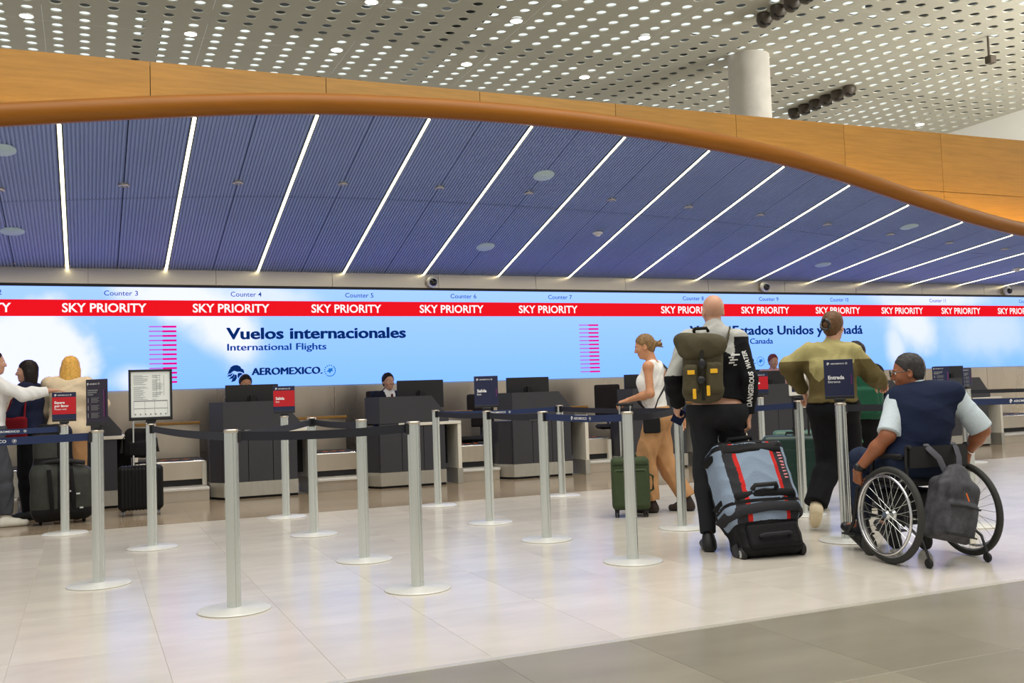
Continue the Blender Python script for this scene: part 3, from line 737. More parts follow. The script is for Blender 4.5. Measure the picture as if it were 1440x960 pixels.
# ------------------------------------------------------------------ implicit surfaces -> one continuous mesh
def smn(a, b, k):
    h = np.clip(.5 + .5 * (b - a) / k, 0, 1); return b + (a - b) * h - k * h * (1 - h)
A3 = lambda v: np.array(v, np.float32)
def nrm(v): v = np.array(v, float); return v / max(np.linalg.norm(v), 1e-9)
class SDF:
    def __init__(s): s.p = []; s.cuts = []; s.disp = None; s.lo = A3([9] * 3); s.hi = A3([-9] * 3)
    def _b(s, pts, r):
        for q in pts:
            q = A3(q); s.lo = np.minimum(s.lo, q - r); s.hi = np.maximum(s.hi, q + r)
    def cone(s, a, b, ra, rb=None, k=.02, side=None, q=1.0, op=1, cap=None):
        rb = ra if rb is None else rb; a = A3(a); b = A3(b)
        if op > 0: s._b((a, b), max(ra, rb) * q + .01)
        sd = A3(nrm(side)) if side is not None else None
        ab = b - a; L2 = float(ab @ ab) + 1e-9
        def f(P):
            if sd is not None:
                # scale space along sd around the segment axis
                Pa = P - a; t0 = np.clip((Pa @ ab) / L2, 0, 1)
                w = Pa - t0[..., None] * ab
                c = w @ sd; w = w - sd * (c * (1 - 1 / q))[..., None]
                return np.sqrt((w * w).sum(-1)) - (ra + (rb - ra) * t0)
            Pa = P - a; t = np.clip((Pa @ ab) / L2, 0, 1)
            w = Pa - t[..., None] * ab; d = np.sqrt((w * w).sum(-1)) - (ra + (rb - ra) * t)
            if cap:
                u = nrm(b - a).astype(np.float32)
                if cap[1]: d = np.maximum(d, (P - b) @ u)
                if cap[0]: d = np.maximum(d, (a - P) @ u)
            return d
        s.p.append((f, k, op)); return s
    def ell(s, c, r, R=None, k=.02, op=1):
        c = A3(c); r = A3(r); Rm = np.array(R, np.float32) if R is not None else np.eye(3, dtype=np.float32)
        if op > 0: s._b((c,), float(r.max()) + .01)
        mr = float(r.min())
        def f(P):
            w = (P - c) @ Rm; l = np.sqrt(((w / r) ** 2).sum(-1)); l2 = np.sqrt(((w / (r * r)) ** 2).sum(-1)) + 1e-6
            return l * (l - 1) / l2
        s.p.append((f, k, op)); return s
    def box(s, c, h, R=None, r=.02, k=.01, op=1):
        c = A3(c); h = A3(h) - r; Rm = np.array(R, np.float32) if R is not None else np.eye(3, dtype=np.float32)
        if op > 0:
            e = np.abs(Rm) @ (h + r); s._b((c - e, c + e), .01)
        def f(P):
            w = np.abs((P - c) @ Rm) - h
            return np.sqrt((np.maximum(w, 0) ** 2).sum(-1)) + np.minimum(w.max(-1), 0) - r
        s.p.append((f, k, op)); return s
    def opcut(s, pt, n):
        c = A3(pt); n_ = A3(nrm(n)); s.p.append((lambda P: (P - c) @ n_, 0, 2)); return s
    def cut(s, pt, n): s.cuts.append((A3(pt), A3(nrm(n)))); return s
    def ev(s, P, ctr=None, rad=0):
        d = np.full(P.shape[:-1], .4, np.float32)
        for f, k, op in s.p:
            if op == 2: d = np.maximum(d, f(P)); continue
            if ctr is not None:
                near = np.nonzero(f(ctr) < rad + k + .03)[0]
                if len(near) == 0: continue
                v = f(P[near]).astype(np.float32)
                d[near] = smn(d[near], v, k) if op > 0 else -smn(-d[near], v, k)
            else:
                v = f(P).astype(np.float32); d = smn(d, v, k) if op > 0 else -smn(-d, v, k)
        if s.disp is not None: d = d + s.disp(P)
        for c, n in s.cuts: d = np.maximum(d, (P - c) @ n)
        return d
def sdf_build(S, name, mats, parent=None, h=.008, matfn=None, label=None, smooth=0, B=8):
    lo = S.lo - 2 * h; nb = np.ceil((S.hi + 2 * h - lo) / (B * h)).astype(int); n = nb * B + 1
    bi = np.stack(np.meshgrid(*[np.arange(q) for q in nb], indexing='ij'), -1).reshape(-1, 3)
    ctr = (lo + (bi + .5) * B * h).astype(np.float32)
    dc = S.ev(ctr); rad = B * h * .87
    act = np.abs(dc) < rad * 1.25 + .012
    D = np.repeat(np.repeat(np.repeat(np.where(dc < 0, -1, 1).astype(np.float32).reshape(nb), B, 0), B, 1), B, 2)
    D = np.pad(D, ((0, 1),) * 3, mode='edge')
    ab = bi[act]; ac = ctr[act]
    g = np.stack(np.meshgrid(*[np.arange(B + 1)] * 3, indexing='ij'), -1).reshape(-1, 3)
    for c0 in range(0, len(ab), 400):
        bb = ab[c0:c0 + 400]; idx = bb[:, None, :] * B + g[None]
        Pp = (lo + idx * h).astype(np.float32)
        D[idx[..., 0], idx[..., 1], idx[..., 2]] = S.ev(Pp, ac[c0:c0 + 400], rad)
    Sg = D < 0
    cnt = sum(Sg[i:n[0] - 1 + i, j:n[1] - 1 + j, k:n[2] - 1 + k].astype(np.int8) for i in (0, 1) for j in (0, 1) for k in (0, 1))
    cells = np.argwhere((cnt > 0) & (cnt < 8)); vid = np.full(cnt.shape, -1, np.int32)
    vid[cells[:, 0], cells[:, 1], cells[:, 2]] = np.arange(len(cells))
    acc = np.zeros((len(cells), 3)); num = np.zeros(len(cells))
    corners = [(i, j, k) for i in (0, 1) for j in (0, 1) for k in (0, 1)]
    for a in corners:
        for ax in range(3):
            if a[ax]: continue
            b = list(a); b[ax] = 1
            va = D[cells[:, 0] + a[0], cells[:, 1] + a[1], cells[:, 2] + a[2]]; vb = D[cells[:, 0] + b[0], cells[:, 1] + b[1], cells[:, 2] + b[2]]
            m = (va < 0) != (vb < 0); t = np.where(m, va / np.where(m, va - vb, 1), 0)
            p = np.array(a, float)[None] + np.zeros((len(cells), 3)); p[:, ax] += t
            acc[m] += p[m]; num += m
    co = lo + (cells + acc / num[:, None]) * h
    quads = []
    for ax in range(3):
        u, v = (ax + 1) % 3, (ax + 2) % 3
        sl0 = [slice(0, -1) if q == ax else slice(1, -1) for q in range(3)]; sl1 = [slice(1, None) if q == ax else slice(1, -1) for q in range(3)]
        s0 = Sg[tuple(sl0)]; s1 = Sg[tuple(sl1)]; e = np.argwhere(s0 != s1)
        off = np.array([0 if q == ax else 1 for q in range(3)]); e2 = e + off
        flip = s0[e[:, 0], e[:, 1], e[:, 2]]
        def cv(du, dv):
            c = e2.copy(); c[:, u] -= du; c[:, v] -= dv; return vid[c[:, 0], c[:, 1], c[:, 2]]
        q = np.stack([cv(1, 1), cv(0, 1), cv(0, 0), cv(1, 0)], -1)
        q[~flip] = q[~flip][:, ::-1]; quads.append(q)
    q = np.concatenate(quads); q = q[(q >= 0).all(1)]
    for _ in range(smooth):
        sm = np.zeros_like(co); c_ = np.zeros(len(co))
        for a, b in ((0, 1), (1, 2), (2, 3), (3, 0)):
            np.add.at(sm, q[:, a], co[q[:, b]]); np.add.at(sm, q[:, b], co[q[:, a]]); np.add.at(c_, q[:, a], 1); np.add.at(c_, q[:, b], 1)
        co = .5 * co + .5 * sm / np.maximum(c_, 1)[:, None]
    me = bpy.data.meshes.new(name); me.vertices.add(len(co)); me.vertices.foreach_set('co', co.astype(np.float32).ravel())
    me.loops.add(len(q) * 4); me.loops.foreach_set('vertex_index', q.astype(np.int32).ravel())
    me.polygons.add(len(q)); me.polygons.foreach_set('loop_start', np.arange(0, len(q) * 4, 4, dtype=np.int32))
    me.polygons.foreach_set('use_smooth', np.ones(len(q), bool))
    for m_ in (mats if isinstance(mats, (list, tuple)) else [mats]): me.materials.append(m_)
    if matfn is not None: me.polygons.foreach_set('material_index', matfn(co[q].mean(1)).astype(np.int32))
    me.update(calc_edges=True)
    return link(name, me, parent, label)
def folds(amp, f=18, seed=0, vert=.45):
    rs = np.random.RandomState(seed); W = rs.normal(size=(4, 3)).astype(np.float32); W[:, 2] *= vert; W /= np.linalg.norm(W, axis=1)[:, None]; ph = rs.rand(4) * 6
    def g(P):
        x = [P @ (W[i] * f * (1 + .45 * i)) + ph[i] for i in range(4)]
        return (amp * (np.sin(x[0] + 1.3 * np.sin(x[1])) * .6 + np.abs(np.sin(x[2] + 1.1 * np.sin(x[3] * .7))) * .8 - .5)).astype(np.float32)
    return g
def RZ(a): c, s = math.cos(a), math.sin(a); return np.array([[c, -s, 0], [s, c, 0], [0, 0, 1.]])
def RX(a): c, s = math.cos(a), math.sin(a); return np.array([[1., 0, 0], [0, c, -s], [0, s, c]])
def RY(a): c, s = math.cos(a), math.sin(a); return np.array([[c, 0, s], [0, 1., 0], [-s, 0, c]])

# ------------------------------------------------------------------ people
SK = dict(light=P('skin_light', (200, 150, 122), 0.5, var=.05, scale=30), tan=P('skin_tan', (196, 138, 100), 0.5, var=.06, scale=30), brown=P('skin_brown', (150, 92, 60), 0.45, var=.06, scale=30))
def fabric(name, c, var=.08, r=.85, sc=14): return P(name, c, r, var=var, scale=sc, bump=.25, bscale=55, spec=.2)
HB = fabric('hair_black', (34, 26, 24), .3, .5, 60); HBR = fabric('hair_brown', (104, 76, 52), .3, .5, 60); HBL = fabric('hair_blonde', (226, 176, 88), .25, .5, 50); HR = fabric('hair_red', (128, 62, 60), .25, .5, 50); HG = fabric('hair_grey', (58, 56, 56), .4, .5, 60); HDB = fabric('hair_streaked', (132, 104, 70), .45, .5, 45)
EYE = P('eye_white', (235, 232, 228), .2); IRIS = P('iris', (40, 26, 18), .15)
def head_frame(J):
    R = RZ(J.get('yaw', 0)) @ RX(-J.get('pitch', 0)) @ RY(J.get('roll', 0)); c = np.array(J['head'], float)
    return c, R
def head_prims(S, J, sc=1.0):
    c, R = head_frame(J); W = lambda p: c + R @ (np.array(p, float) * sc)
    S.ell(W((0, -.012, .028)), np.array((.074, .094, .088)) * sc, R, .01)
    S.ell(W((0, .022, -.03)), np.array((.060, .066, .08)) * sc, R, .03)
    S.ell(W((0, .052, -.092)), np.array((.030, .026, .022)) * sc, R, .035)
    for s_ in (-1, 1):
        S.ell(W((s_ * .034, .062, -.028)), np.array((.022, .02, .022)) * sc, R, .02)
        S.cone(W((s_ * .012, .083, .020)), W((s_ * .042, .072, .018)), .009 * sc, .007 * sc, .012)
        S.ell(W((s_ * .030, .094, .002)), np.array((.015, .014, .011)) * sc, R, .012, -1)
        S.ell(W((s_ * .076, -.006, -.012)), np.array((.010, .019, .031)) * sc, R @ RZ(-s_ * .35), .008)
        S.ell(W((s_ * .084, .0, -.008)), np.array((.006, .010, .016)) * sc, R @ RZ(-s_ * .35), .006, -1)
    S.cone(W((0, .086, .008)), W((0, .104, -.028)), .007 * sc, .011 * sc, .012)
    S.cone(W((-.011, .092, -.033)), W((.011, .092, -.033)), .008 * sc, k=.008)
    S.cone(W((-.018, .081, -.060)), W((.018, .081, -.060)), .007 * sc, k=.008)
    S.cone(W((-.015, .079, -.070)), W((.015, .079, -.070)), .008 * sc, k=.006)
    S.cone(W((-.02, .092, -.0645)), W((.02, .092, -.0645)), .0022 * sc, k=.004, op=-1)
def neck_pt(J): c, R = head_frame(J); return c + R @ np.array((0, -.022, -.075))
def hand_prims(S, w, d, n, thumb, curl=.5, sc=1.0, spread=.02, tcurl=.3):
    """w wrist, d direction to fingers, n palm normal, thumb = unit vector towards the thumb side"""
    w = np.array(w, float); d = nrm(d); n = nrm(np.array(n) - d * np.dot(n, d)); t = nrm(np.array(thumb) - d * np.dot(thumb, d) - n * np.dot(thumb, n))
    L = [(.030, .088, .043, .026, .020, .0088), (.010, .092, .047, .029, .021, .0090), (-.010, .088, .043, .027, .020, .0086), (-.029, .080, .034, .020, .018, .0078)]
    for (o, kn, a, b, c, r) in L:
        S.cone(w + t * o * .55 * sc + d * .01 * sc, w + (t * o * .95 + d * kn) * sc, .015 * sc, .0115 * sc, .014, side=t, q=1.15)
    for i, (o, kn, a, b, c, r) in enumerate(L):
        p = w + (t * o * .95 + d * kn) * sc; an = curl * .75; ax = nrm(d + t * o * spread * 60)
        for l, f_ in ((a, 1), (b, .92), (c, .82)):
            dv = ax * math.cos(an) + n * math.sin(an); q_ = p + dv * l * sc
            S.cone(p, q_, r * f_ * sc, r * (f_ - .08) * sc, .004); p = q_; an += curl * 1.0
    p = w + (t * .022 + d * .022) * sc; an = .75
    for l, r in ((.046, .0135), (.034, .0105), (.027, .0092)):
        dv = nrm(d * math.cos(an) + t * math.sin(an) + n * (.35 + tcurl)); q_ = p + dv * l * sc
        S.cone(p, q_, r * sc, r * .88 * sc, .008); p = q_; an -= .28 + tcurl * .5
def torso_prims(S, J, o=0, bulk=1.0, k=.05):
    hl, hr, sl, sr = [np.array(J[q], float) for q in ('hipL', 'hipR', 'shL', 'shR')]
    hs = nrm(hr - hl); ss = nrm(sr - sl); pel = (hl + hr) / 2 + np.array((0, 0, .03)); ch = np.array(J.get('chest', (sl + sr) / 2 - np.array((0, 0, .12))), float)
    wa = np.array(J.get('waist', pel * .55 + ch * .45), float); ms = nrm(hs + ss)
    S.cone(pel, wa, .108 * bulk + o, .096 * bulk + o, k, side=hs, q=1.38)
    S.cone(wa, ch, .096 * bulk + o, .112 * bulk + o, k, side=ms, q=1.36)
    S.cone(ch, (sl + sr) / 2 - np.array((0, 0, .03)), .112 * bulk + o, .075 * bulk + o, k, side=ss, q=1.5)
    S.cone(sl, sr, .052 + o, .052 + o, .06)
    S.cone(hl + np.array((0, -.02, 0)), hr + np.array((0, -.02, 0)), .098 * bulk + o, k=.05)
    return pel, wa, ch
def arm_prims(S, J, s, o=0, r=(.047, .041, .036, .026), k=.03, t0=0, t1=2.0):
    a, b, c = [np.array(J[q + s], float) for q in ('sh', 'el', 'wr')]
    if t1 >= 1:
        S.cone(a, b, r[0] + o, r[1] + o, k)
        e = b + (c - b) * min(1, t1 - 1)
        S.cone(b, b + (c - b) * .35, r[1] + o, r[2] + .004 + o, k)
        if t1 > 1.35: S.cone(b + (c - b) * .35, e, r[2] + .004 + o, r[3] + o + (r[2] - r[3]) * (2 - min(2, t1)), k, cap=(0, 1) if o > 0 else None)
    else: S.cone(a, a + (b - a) * t1, r[0] + o, r[1] + o + .004, k, cap=(0, 1))
def leg_prims(S, J, s, o=0, r=(.088, .058, .05, .036), k=.03, flare=0.0, end=1.0):
    a, b, c = [np.array(J[q + s], float) for q in ('hip', 'kn', 'an')]
    m = b + (c - b) * .3; e = b + (c - b) * end
    S.cone(a, b, r[0] + o, r[1] + o + flare * .4, k); S.cone(b, m, r[1] + o + flare * .4, r[2] + .006 + o + flare * .6, k)
    S.cone(m, e, r[2] + .006 + o + flare * .6, r[3] + o + flare, k, cap=(0, 1) if o > 0 else None)
def person(lab, loc, az, J, skin, h=.007, hand=None, bulk=1.0, armr=None, hsc=1.0, barefoot=True, group=None, cat='person'):
    t = thing('person', lab, cat, loc, -math.radians(az), group)
    S = SDF(); torso_prims(S, J, -.004, bulk); ch = (np.array(J['shL'], float) + np.array(J['shR'], float)) / 2
    np_ = neck_pt(J); S.cone(ch + np.array((0, 0, .0)), np_, .056 * hsc, .050 * hsc, .03)
    head_prims(S, J, hsc)
    for s in 'LR':
        arm_prims(S, J, s, 0, armr or (.047, .041, .036, .026)); leg_prims(S, J, s, -.006)
        an = np.array(J['an' + s], float); to = np.array(J['toe' + s], float)
        S.cone(an, an * .6 + to * .4 + np.array((0, 0, -.02)), .034, .03, .02); S.cone(an * .6 + to * .4 + np.array((0, 0, -.02)), to, .03, .022, .02)
        hd = (hand or {}).get(s)
        if hd: hand_prims(S, J['wr' + s], *hd)
    b = sdf_build(S, 'body', SK[skin], t, h)
    # lips, eyes
    c, R = head_frame(J); Rm = Matrix(R.tolist())
    for s_ in (-1, 1):
        p = c + R @ (np.array((s_ * .030, .0735, .002)) * hsc)
        e = MB().lathe([(.0115 * math.sin(a), -.0115 * math.cos(a)) for a in np.linspace(.01, PI - .01, 9)], 12, cap=False).build('eye', EYE, t, smooth=80)
        e.matrix_local = Matrix.Translation(p) @ Rm.to_4x4()
        i = MB().lathe([(.0001, .0122), (.0055, .0108)], 12, cap=False).build('iris', IRIS, e)
        i.rotation_euler = (-PI / 2, 0, 0)
    return t
def hair_shell(J, t, mat, style='short', h=.006, sc=1.0):
    c, R = head_frame(J); W = lambda p: c + R @ (np.array(p, float) * sc); S = SDF()
    S.ell(W((0, -.018, .034)), np.array((.083, .098, .093)) * sc, R, .01)
    S.ell(W((0, -.05, -.01)), np.array((.066, .056, .075)) * sc, R, .02)
    fwd = R[:, 1]; up = R[:, 2]
    if style in ('short', 'bun', 'crop'):
        S.cuts.append((A3(W((0, .052, .05) if style != 'bun' else (0, .05, .035))), A3(nrm(R @ np.array((0, .78, -.62))))))
        S.cuts.append((A3(W((0, -.0, -.022) if style != 'bun' else (0, -.02, -.075))), A3(nrm(R @ np.array((0, .62, -.78))))) if style != 'bun' else (A3(W((0, -.02, -.075))), A3(nrm(R @ np.array((0, .45, -.9))))))
    if style == 'bun':
        S.ell(W((0, -.115, .01)), np.array((.036, .034, .04)) * sc, R, .02)
    if style == 'messy':
        S.cuts.append((A3(W((0, .05, .035))), A3(nrm(R @ np.array((0, .78, -.62))))))
        S.cone(W((0, -.10, .0)), W((0, -.150, -.02)), .03, .028, .02)
        for k in range(6):
            a = k * 1.05; S.cone(W((.02 * math.cos(a), -.14, -.015 + .02 * math.sin(a))), W((.045 * math.cos(a), -.175, -.02 + .045 * math.sin(a))), .009, .004, .008)
        S.cone(W((.06, .05, .0)), W((.068, .045, -.05)), .008, .004, .01)
    if style == 'long':
        S.ell(W((0, -.045, -.08)), np.array((.088, .06, .12)) * sc, R, .04)
        S.cone(W((-.06, -.02, -.02)), W((-.075, -.01, -.17)), .04, .025, .03); S.cone(W((.06, -.02, -.02)), W((.075, -.01, -.17)), .04, .025, .03)
        S.ell(W((0, .11, -.06)), np.array((.06, .075, .115)) * sc, R, .02, -1)
        S.ell(W((0, .13, .0)), np.array((.075, .07, .06)) * sc, R, .02, -1)
    S.disp = folds(.0035, 120, 3, .25)
    return sdf_build(S, 'hair', mat, t, h)
def shoe(J, s, t, mats, h=.007, wd=.045, lab=None):
    an = np.array(J['an' + s], float); to = np.array(J['toe' + s], float); f = nrm(to - an + np.array((0, 0, an[2] - to[2])) * 0 ); 
    flat = J.get('heel' + s); dn = np.array((0, 0, -1.))
    fw = to - an; fw = fw - dn * 0
    heel = np.array(flat, float) if flat is not None else an + np.array((0, 0, -an[2] + .03)) - nrm(np.array((fw[0], fw[1], 0))) * .035
    S = SDF(); side = nrm(np.cross(nrm(to - heel), (0, 0, 1.)))
    S.cone(heel, to, .036, .032, .02, side=side, q=1.25); S.cone(heel + (an - heel) * .2, an, .04, .043, .03)
    S.cone(an * .5 + heel * .5, to * .6 + heel * .4 + (an - heel) * .25, .036, .034, .03, side=side, q=1.15)
    un = nrm(np.cross(side, nrm(to - heel))); un = un if un[2] > 0 else -un
    base = heel - un * .028
    S.cut(base, -un)
    o = sdf_build(S, 'shoe', mats, t, h, matfn=lambda c: (((c - base) @ un) < .02).astype(int), label=lab)
    return o
def trousers(J, t, mat, name='trousers', flare=0.0, o=.016, h=.008, amp=.005, waist=.06, bulk=1.0, end=1.0, seed=1, lab=None, r=(.088, .058, .05, .036)):
    S = SDF(); hl, hr = np.array(J['hipL'], float), np.array(J['hipR'], float); hs = nrm(hr - hl); pel = (hl + hr) / 2
    wa = np.array(J.get('waist', pel + np.array((0, 0, .2))), float); up = nrm(wa - pel)
    S.cone(pel + up * .03, pel + up * (.03 + waist), .112 * bulk + o, .106 * bulk + o, .05, side=hs, q=1.36, cap=None)
    S.cone(hl + np.array((0, -.02, 0)), hr + np.array((0, -.02, 0)), .10 * bulk + o, k=.05)
    for s in 'LR': leg_prims(S, J, s, o, r=r, flare=flare, end=end)
    S.cut(pel + up * (.03 + waist), up); S.disp = folds(amp, 16, seed, .5)
    return sdf_build(S, name, mat, t, h, label=lab)
def top(J, t, mats, name='shirt', o=.016, h=.008, sleeve=1.95, amp=.005, hem=-.02, bulk=1.0, collar=True, seed=2, matfn=None, armo=None, lab=None, extra=None, belly=0.0, armr=None, hemn=None):
    S = SDF(); pel, wa, ch = torso_prims(S, J, o, bulk); up = nrm(wa - pel)
    if belly: S.ell(wa + np.array((0, .06, .0)), (.13 * bulk, .11 + belly, .14), None, .06)
    S.opcut(pel + up * hem, -up if hemn is None else hemn)
    if sleeve:
        for s in 'LR': arm_prims(S, J, s, o if armo is None else armo, armr or (.050, .043, .038, .032), t1=sleeve)
    npt = neck_pt(J); c2 = (np.array(J['shL'], float) + np.array(J['shR'], float)) / 2
    if collar: S.cone(c2, c2 * .45 + npt * .55, .062, .064, .03)
    S.disp = folds(amp, 17, seed, .45)
    if extra: extra(S, J)
    return sdf_build(S, name, mats, t, h, matfn=matfn, label=lab)
def project_text(obj, txt, origin, xdir, zdir, cap, out, mat, parent, width=None, off=.003, bold=0.0):
    """lettering wrapped on a garment: origin, reading direction, up direction and outward direction in the parent's frame"""
    mb = MB(); add_text(mb, txt, 0, 0, cap=cap, width=width, bold=bold)
    me = obj.data; bv = BVHTree.FromPolygons([v.co[:] for v in me.vertices], [tuple(p.vertices) for p in me.polygons])
    o = Vector(origin); x = Vector(xdir).normalized(); z = Vector(zdir).normalized(); u = Vector(out).normalized(); vs = []
    for (a, _, b) in mb.v:
        p = o + x * a + z * b + u * .3; hit = bv.ray_cast(p, -u, .6)
        vs.append(tuple(hit[0] + u * off) if hit[0] is not None else tuple(o + x * a + z * b))
    mb.v = vs
    return mb.build('lettering', mat, parent)
def stand(**k):
    J = dict(hipL=(-.095, 0, .93), hipR=(.095, 0, .93), knL=(-.1, .02, .5), knR=(.1, .02, .5), anL=(-.1, 0, .09), anR=(.1, 0, .09), toeL=(-.12, .16, .03), toeR=(.12, .16, .03),
             shL=(-.185, 0, 1.43), shR=(.185, 0, 1.43), elL=(-.23, -.03, 1.14), elR=(.23, -.03, 1.14), wrL=(-.22, .06, .90), wrR=(.22, .06, .90), head=(0, .03, 1.63))
    J.update(k); return J
def scaleJ(J, s):
    return {k: (tuple(np.array(v, float) * s) if isinstance(v, (tuple, list, np.ndarray)) else v) for k, v in J.items()}
# ================================================================== travellers
# --- bald man
BW = fabric('shirt_black', (20, 20, 23)); BG = fabric('shirt_grey', (178, 178, 172)); TR_ = fabric('trouser_charcoal', (34, 35, 38)); SHB = P('shoe_black', (14, 14, 16), .5); SOLE = P('sole_dark', (30, 30, 32), .6); SOLW = P('sole_white', (225, 220, 210), .6)
J = dict(hipL=(-.10, 0, .965), hipR=(.10, 0, .965), knL=(-.105, -.04, .53), knR=(.115, .17, .53), anL=(-.10, -.20, .10), anR=(.17, .22, .10), toeL=(-.13, -.04, .03), toeR=(.20, .36, .03),
         shL=(-.185, .0, 1.50), shR=(.168, .0, 1.49), elL=(-.305, -.04, 1.22), elR=(.225, -.05, 1.20), wrL=(-.285, .14, 1.02), wrR=(.215, .0, .935), head=(.0, .035, 1.705), yaw=.35, waist=(0, 0, 1.17), chest=(0, 0, 1.36))
bald = person('bald man from behind in black and grey top with olive backpack, pulling a duffel', (4.21, 5.98, 0), 35, J, 'light', .006, hand=dict(
    R=((.05, .08, -1), (-1, .1, 0), (0, 1, 0), 1.25), L=((-.2, .7, -.7), (.9, .3, .2), (-.1, .5, .6), 1.0)), bulk=1.08)
def bm(c):
    x, y, z = c.T
    g = ((z > 1.40 + .35 * np.abs(x - .02) - .9 * np.maximum(0, x - .05)) & (x < .14) & (z > 1.33)) | (z > 1.505) | ((x < -.20) & (z > 1.24))
    return g.astype(int)
def hood(S, J):
    S.cone((-.08, -.05, 1.53), (.08, -.05, 1.53), .055, k=.04); S.cone((0, -.02, 1.50), (0, .0, 1.575), .078, .076, .03)
tshirt = top(J, bald, [BW, BG], 'long_sleeve_top', .02, .007, sleeve=1.93, amp=.007, hem=.09, bulk=1.1, matfn=bm, extra=hood, armo=.02, hemn=(-.22, 0, -1))
trousers(J, bald, TR_, o=.02, h=.007, amp=.009, waist=.03, bulk=1.08, r=(.092, .060, .05, .034), end=.94)
for s in 'LR': shoe(J, s, bald, [SHB, SOLE], .007)
WH = fabric('sleeve_print', (225, 225, 222), .02)
project_text(tshirt, 'DANGEROUS', (.25, -.08, 1.0), (.0, -.04, 1), (-.88, -.48, 0), .034, (.48, -.88, 0), WH, bald, width=.25, bold=.03)
project_text(tshirt, 'WATER', (.245, -.08, 1.27), (-.28, .12, 1), (-.88, -.48, 0), .034, (.48, -.88, 0), WH, bald, width=.14, bold=.03)
mb = MB()
for (a, b, c, d_) in ((0, .0, .05, .012), (.01, .02, .07, .012), (.0, .04, .05, .01), (.02, .055, .08, .014), (.04, -.015, .03, .01), (.03, .03, .012, .05)): mb.add([(a, 0, b), (a + c, 0, b + .004), (a + c, 0, b + d_), (a, 0, b + d_)], [(0, 1, 2, 3)])
me = tshirt.data; bv = BVHTree.FromPolygons([v.co[:] for v in me.vertices], [tuple(p.vertices) for p in me.polygons])
vs_ = []
for (a, _, b) in mb.v:
    hit = bv.ray_cast(Vector((.095 + a * .8, -.6, 1.31 + b)), Vector((0, 1, 0)), 1.0); vs_.append(tuple((hit[0] or Vector((.13 + a, -.15, 1.3 + b))) + Vector((0, -.003, 0))))
mb.v = vs_; mb.build('emblem', WH, bald)
# passport in the left hand
o = MB().box((-.045, -.008, -.065), (.045, .008, .065), c=.003).build('passport', fabric('passport_navy', (20, 30, 60), .05)); tag(o, 'dark blue passport wallet in the left hand of the bald man', 'wallet')
o.matrix_world = Matrix.Translation((4.21, 5.98, 0)) @ Matrix.Rotation(-math.radians(35), 4, 'Z') @ Matrix.Translation((-.285, .235, .935)) @ Matrix.Rotation(.5, 4, 'Y') @ Matrix.Rotation(.5, 4, 'X')

# --- backpack (its own thing, worn)
OL = fabric('canvas_olive', (78, 72, 54), .12, .8); OLD = fabric('canvas_dark', (38, 36, 30), .1); YL = P('tag_yellow', (236, 180, 24), .5)
bp = thing('backpack', 'olive canvas backpack with yellow tags on the bald man back', 'backpack', (4.21, 5.98, 0), -math.radians(35))
ox, oy = -.09, -.235
S = SDF(); S.box((ox, oy, 1.265), (.137, .085, .20), RY(.06), .06, .03); S.ell((ox, oy, 1.115), (.13, .095, .075), None, .05)
S.disp = folds(.005, 20, 5)
sdf_build(S, 'main_compartment', OL, bp, .007)
S = SDF(); S.ell((ox - .005, oy - .02, 1.455), (.165, .10, .07), RY(-.12), .02); S.cone((ox - .14, oy - .05, 1.485), (ox + .13, oy - .06, 1.445), .05, .05, .05); S.ell((ox, oy - .07, 1.41), (.155, .05, .075), RY(-.1), .04)
S.disp = folds(.006, 24, 6); sdf_build(S, 'flap', OL, bp, .007)
for (cx, cz, hw, hh) in ((ox - .078, 1.21, .054, .10), (ox + .078, 1.215, .060, .11)):
    S = SDF(); S.box((cx, oy - .095, cz), (hw, .04, hh), None, .03); S.disp = folds(.003, 30, 8); sdf_build(S, 'pocket', OL, bp, .006)
    MB().box((cx - .025, oy - .141, cz + .03), (cx + .025, oy - .133, cz + .06), c=.002).build('badge', YL, bp)
for (cx, cz) in ((ox - .06, 1.10), (ox + .035, 1.12), (ox + .135, 1.42)): MB().box((cx - .012, oy - .148 if cz < 1.3 else oy - .10, cz - .03), (cx + .012, oy - .135 if cz < 1.3 else oy - .07, cz + .04), c=.003).build('pull_tab', YL, bp)
MB().tube([(ox, oy - .11, 1.42), (ox - .003, oy - .14, 1.34), (ox - .005, oy - .145, 1.2), (ox, oy - .13, 1.06)], .014, 8, sq=.5).build('strap', OLD, bp, smooth=60)
S = SDF(); S.ell((ox + .0, oy - .14, 1.31), (.025, .02, .04)); S.ell((ox - .01, oy - .145, 1.2), (.03, .02, .03)); sdf_build(S, 'buckle', M['black'], bp, .006)
MB().tube([(ox - .05, oy + .02, 1.545), (ox - .04, oy - .01, 1.565), (ox + .04, oy - .01, 1.565), (ox + .05, oy + .02, 1.545)], .012, 8).build('grab_handle', OLD, bp, smooth=60)
for sx in (-1, 1):
    a = ox + .075 + sx * .13
    MB().tube([(a * .75, oy + .08, 1.46), (a + .0, -.06, 1.565), (a, .06, 1.56), (a + .0, .135, 1.45), (a + .01, .15, 1.32), (a + sx * .05, .08, 1.18), (ox + sx * .13, oy + .09, 1.12)], .024, 8, sq=.3, up=(1, 0, 0)).build('shoulder_strap', OL, bp, smooth=60)

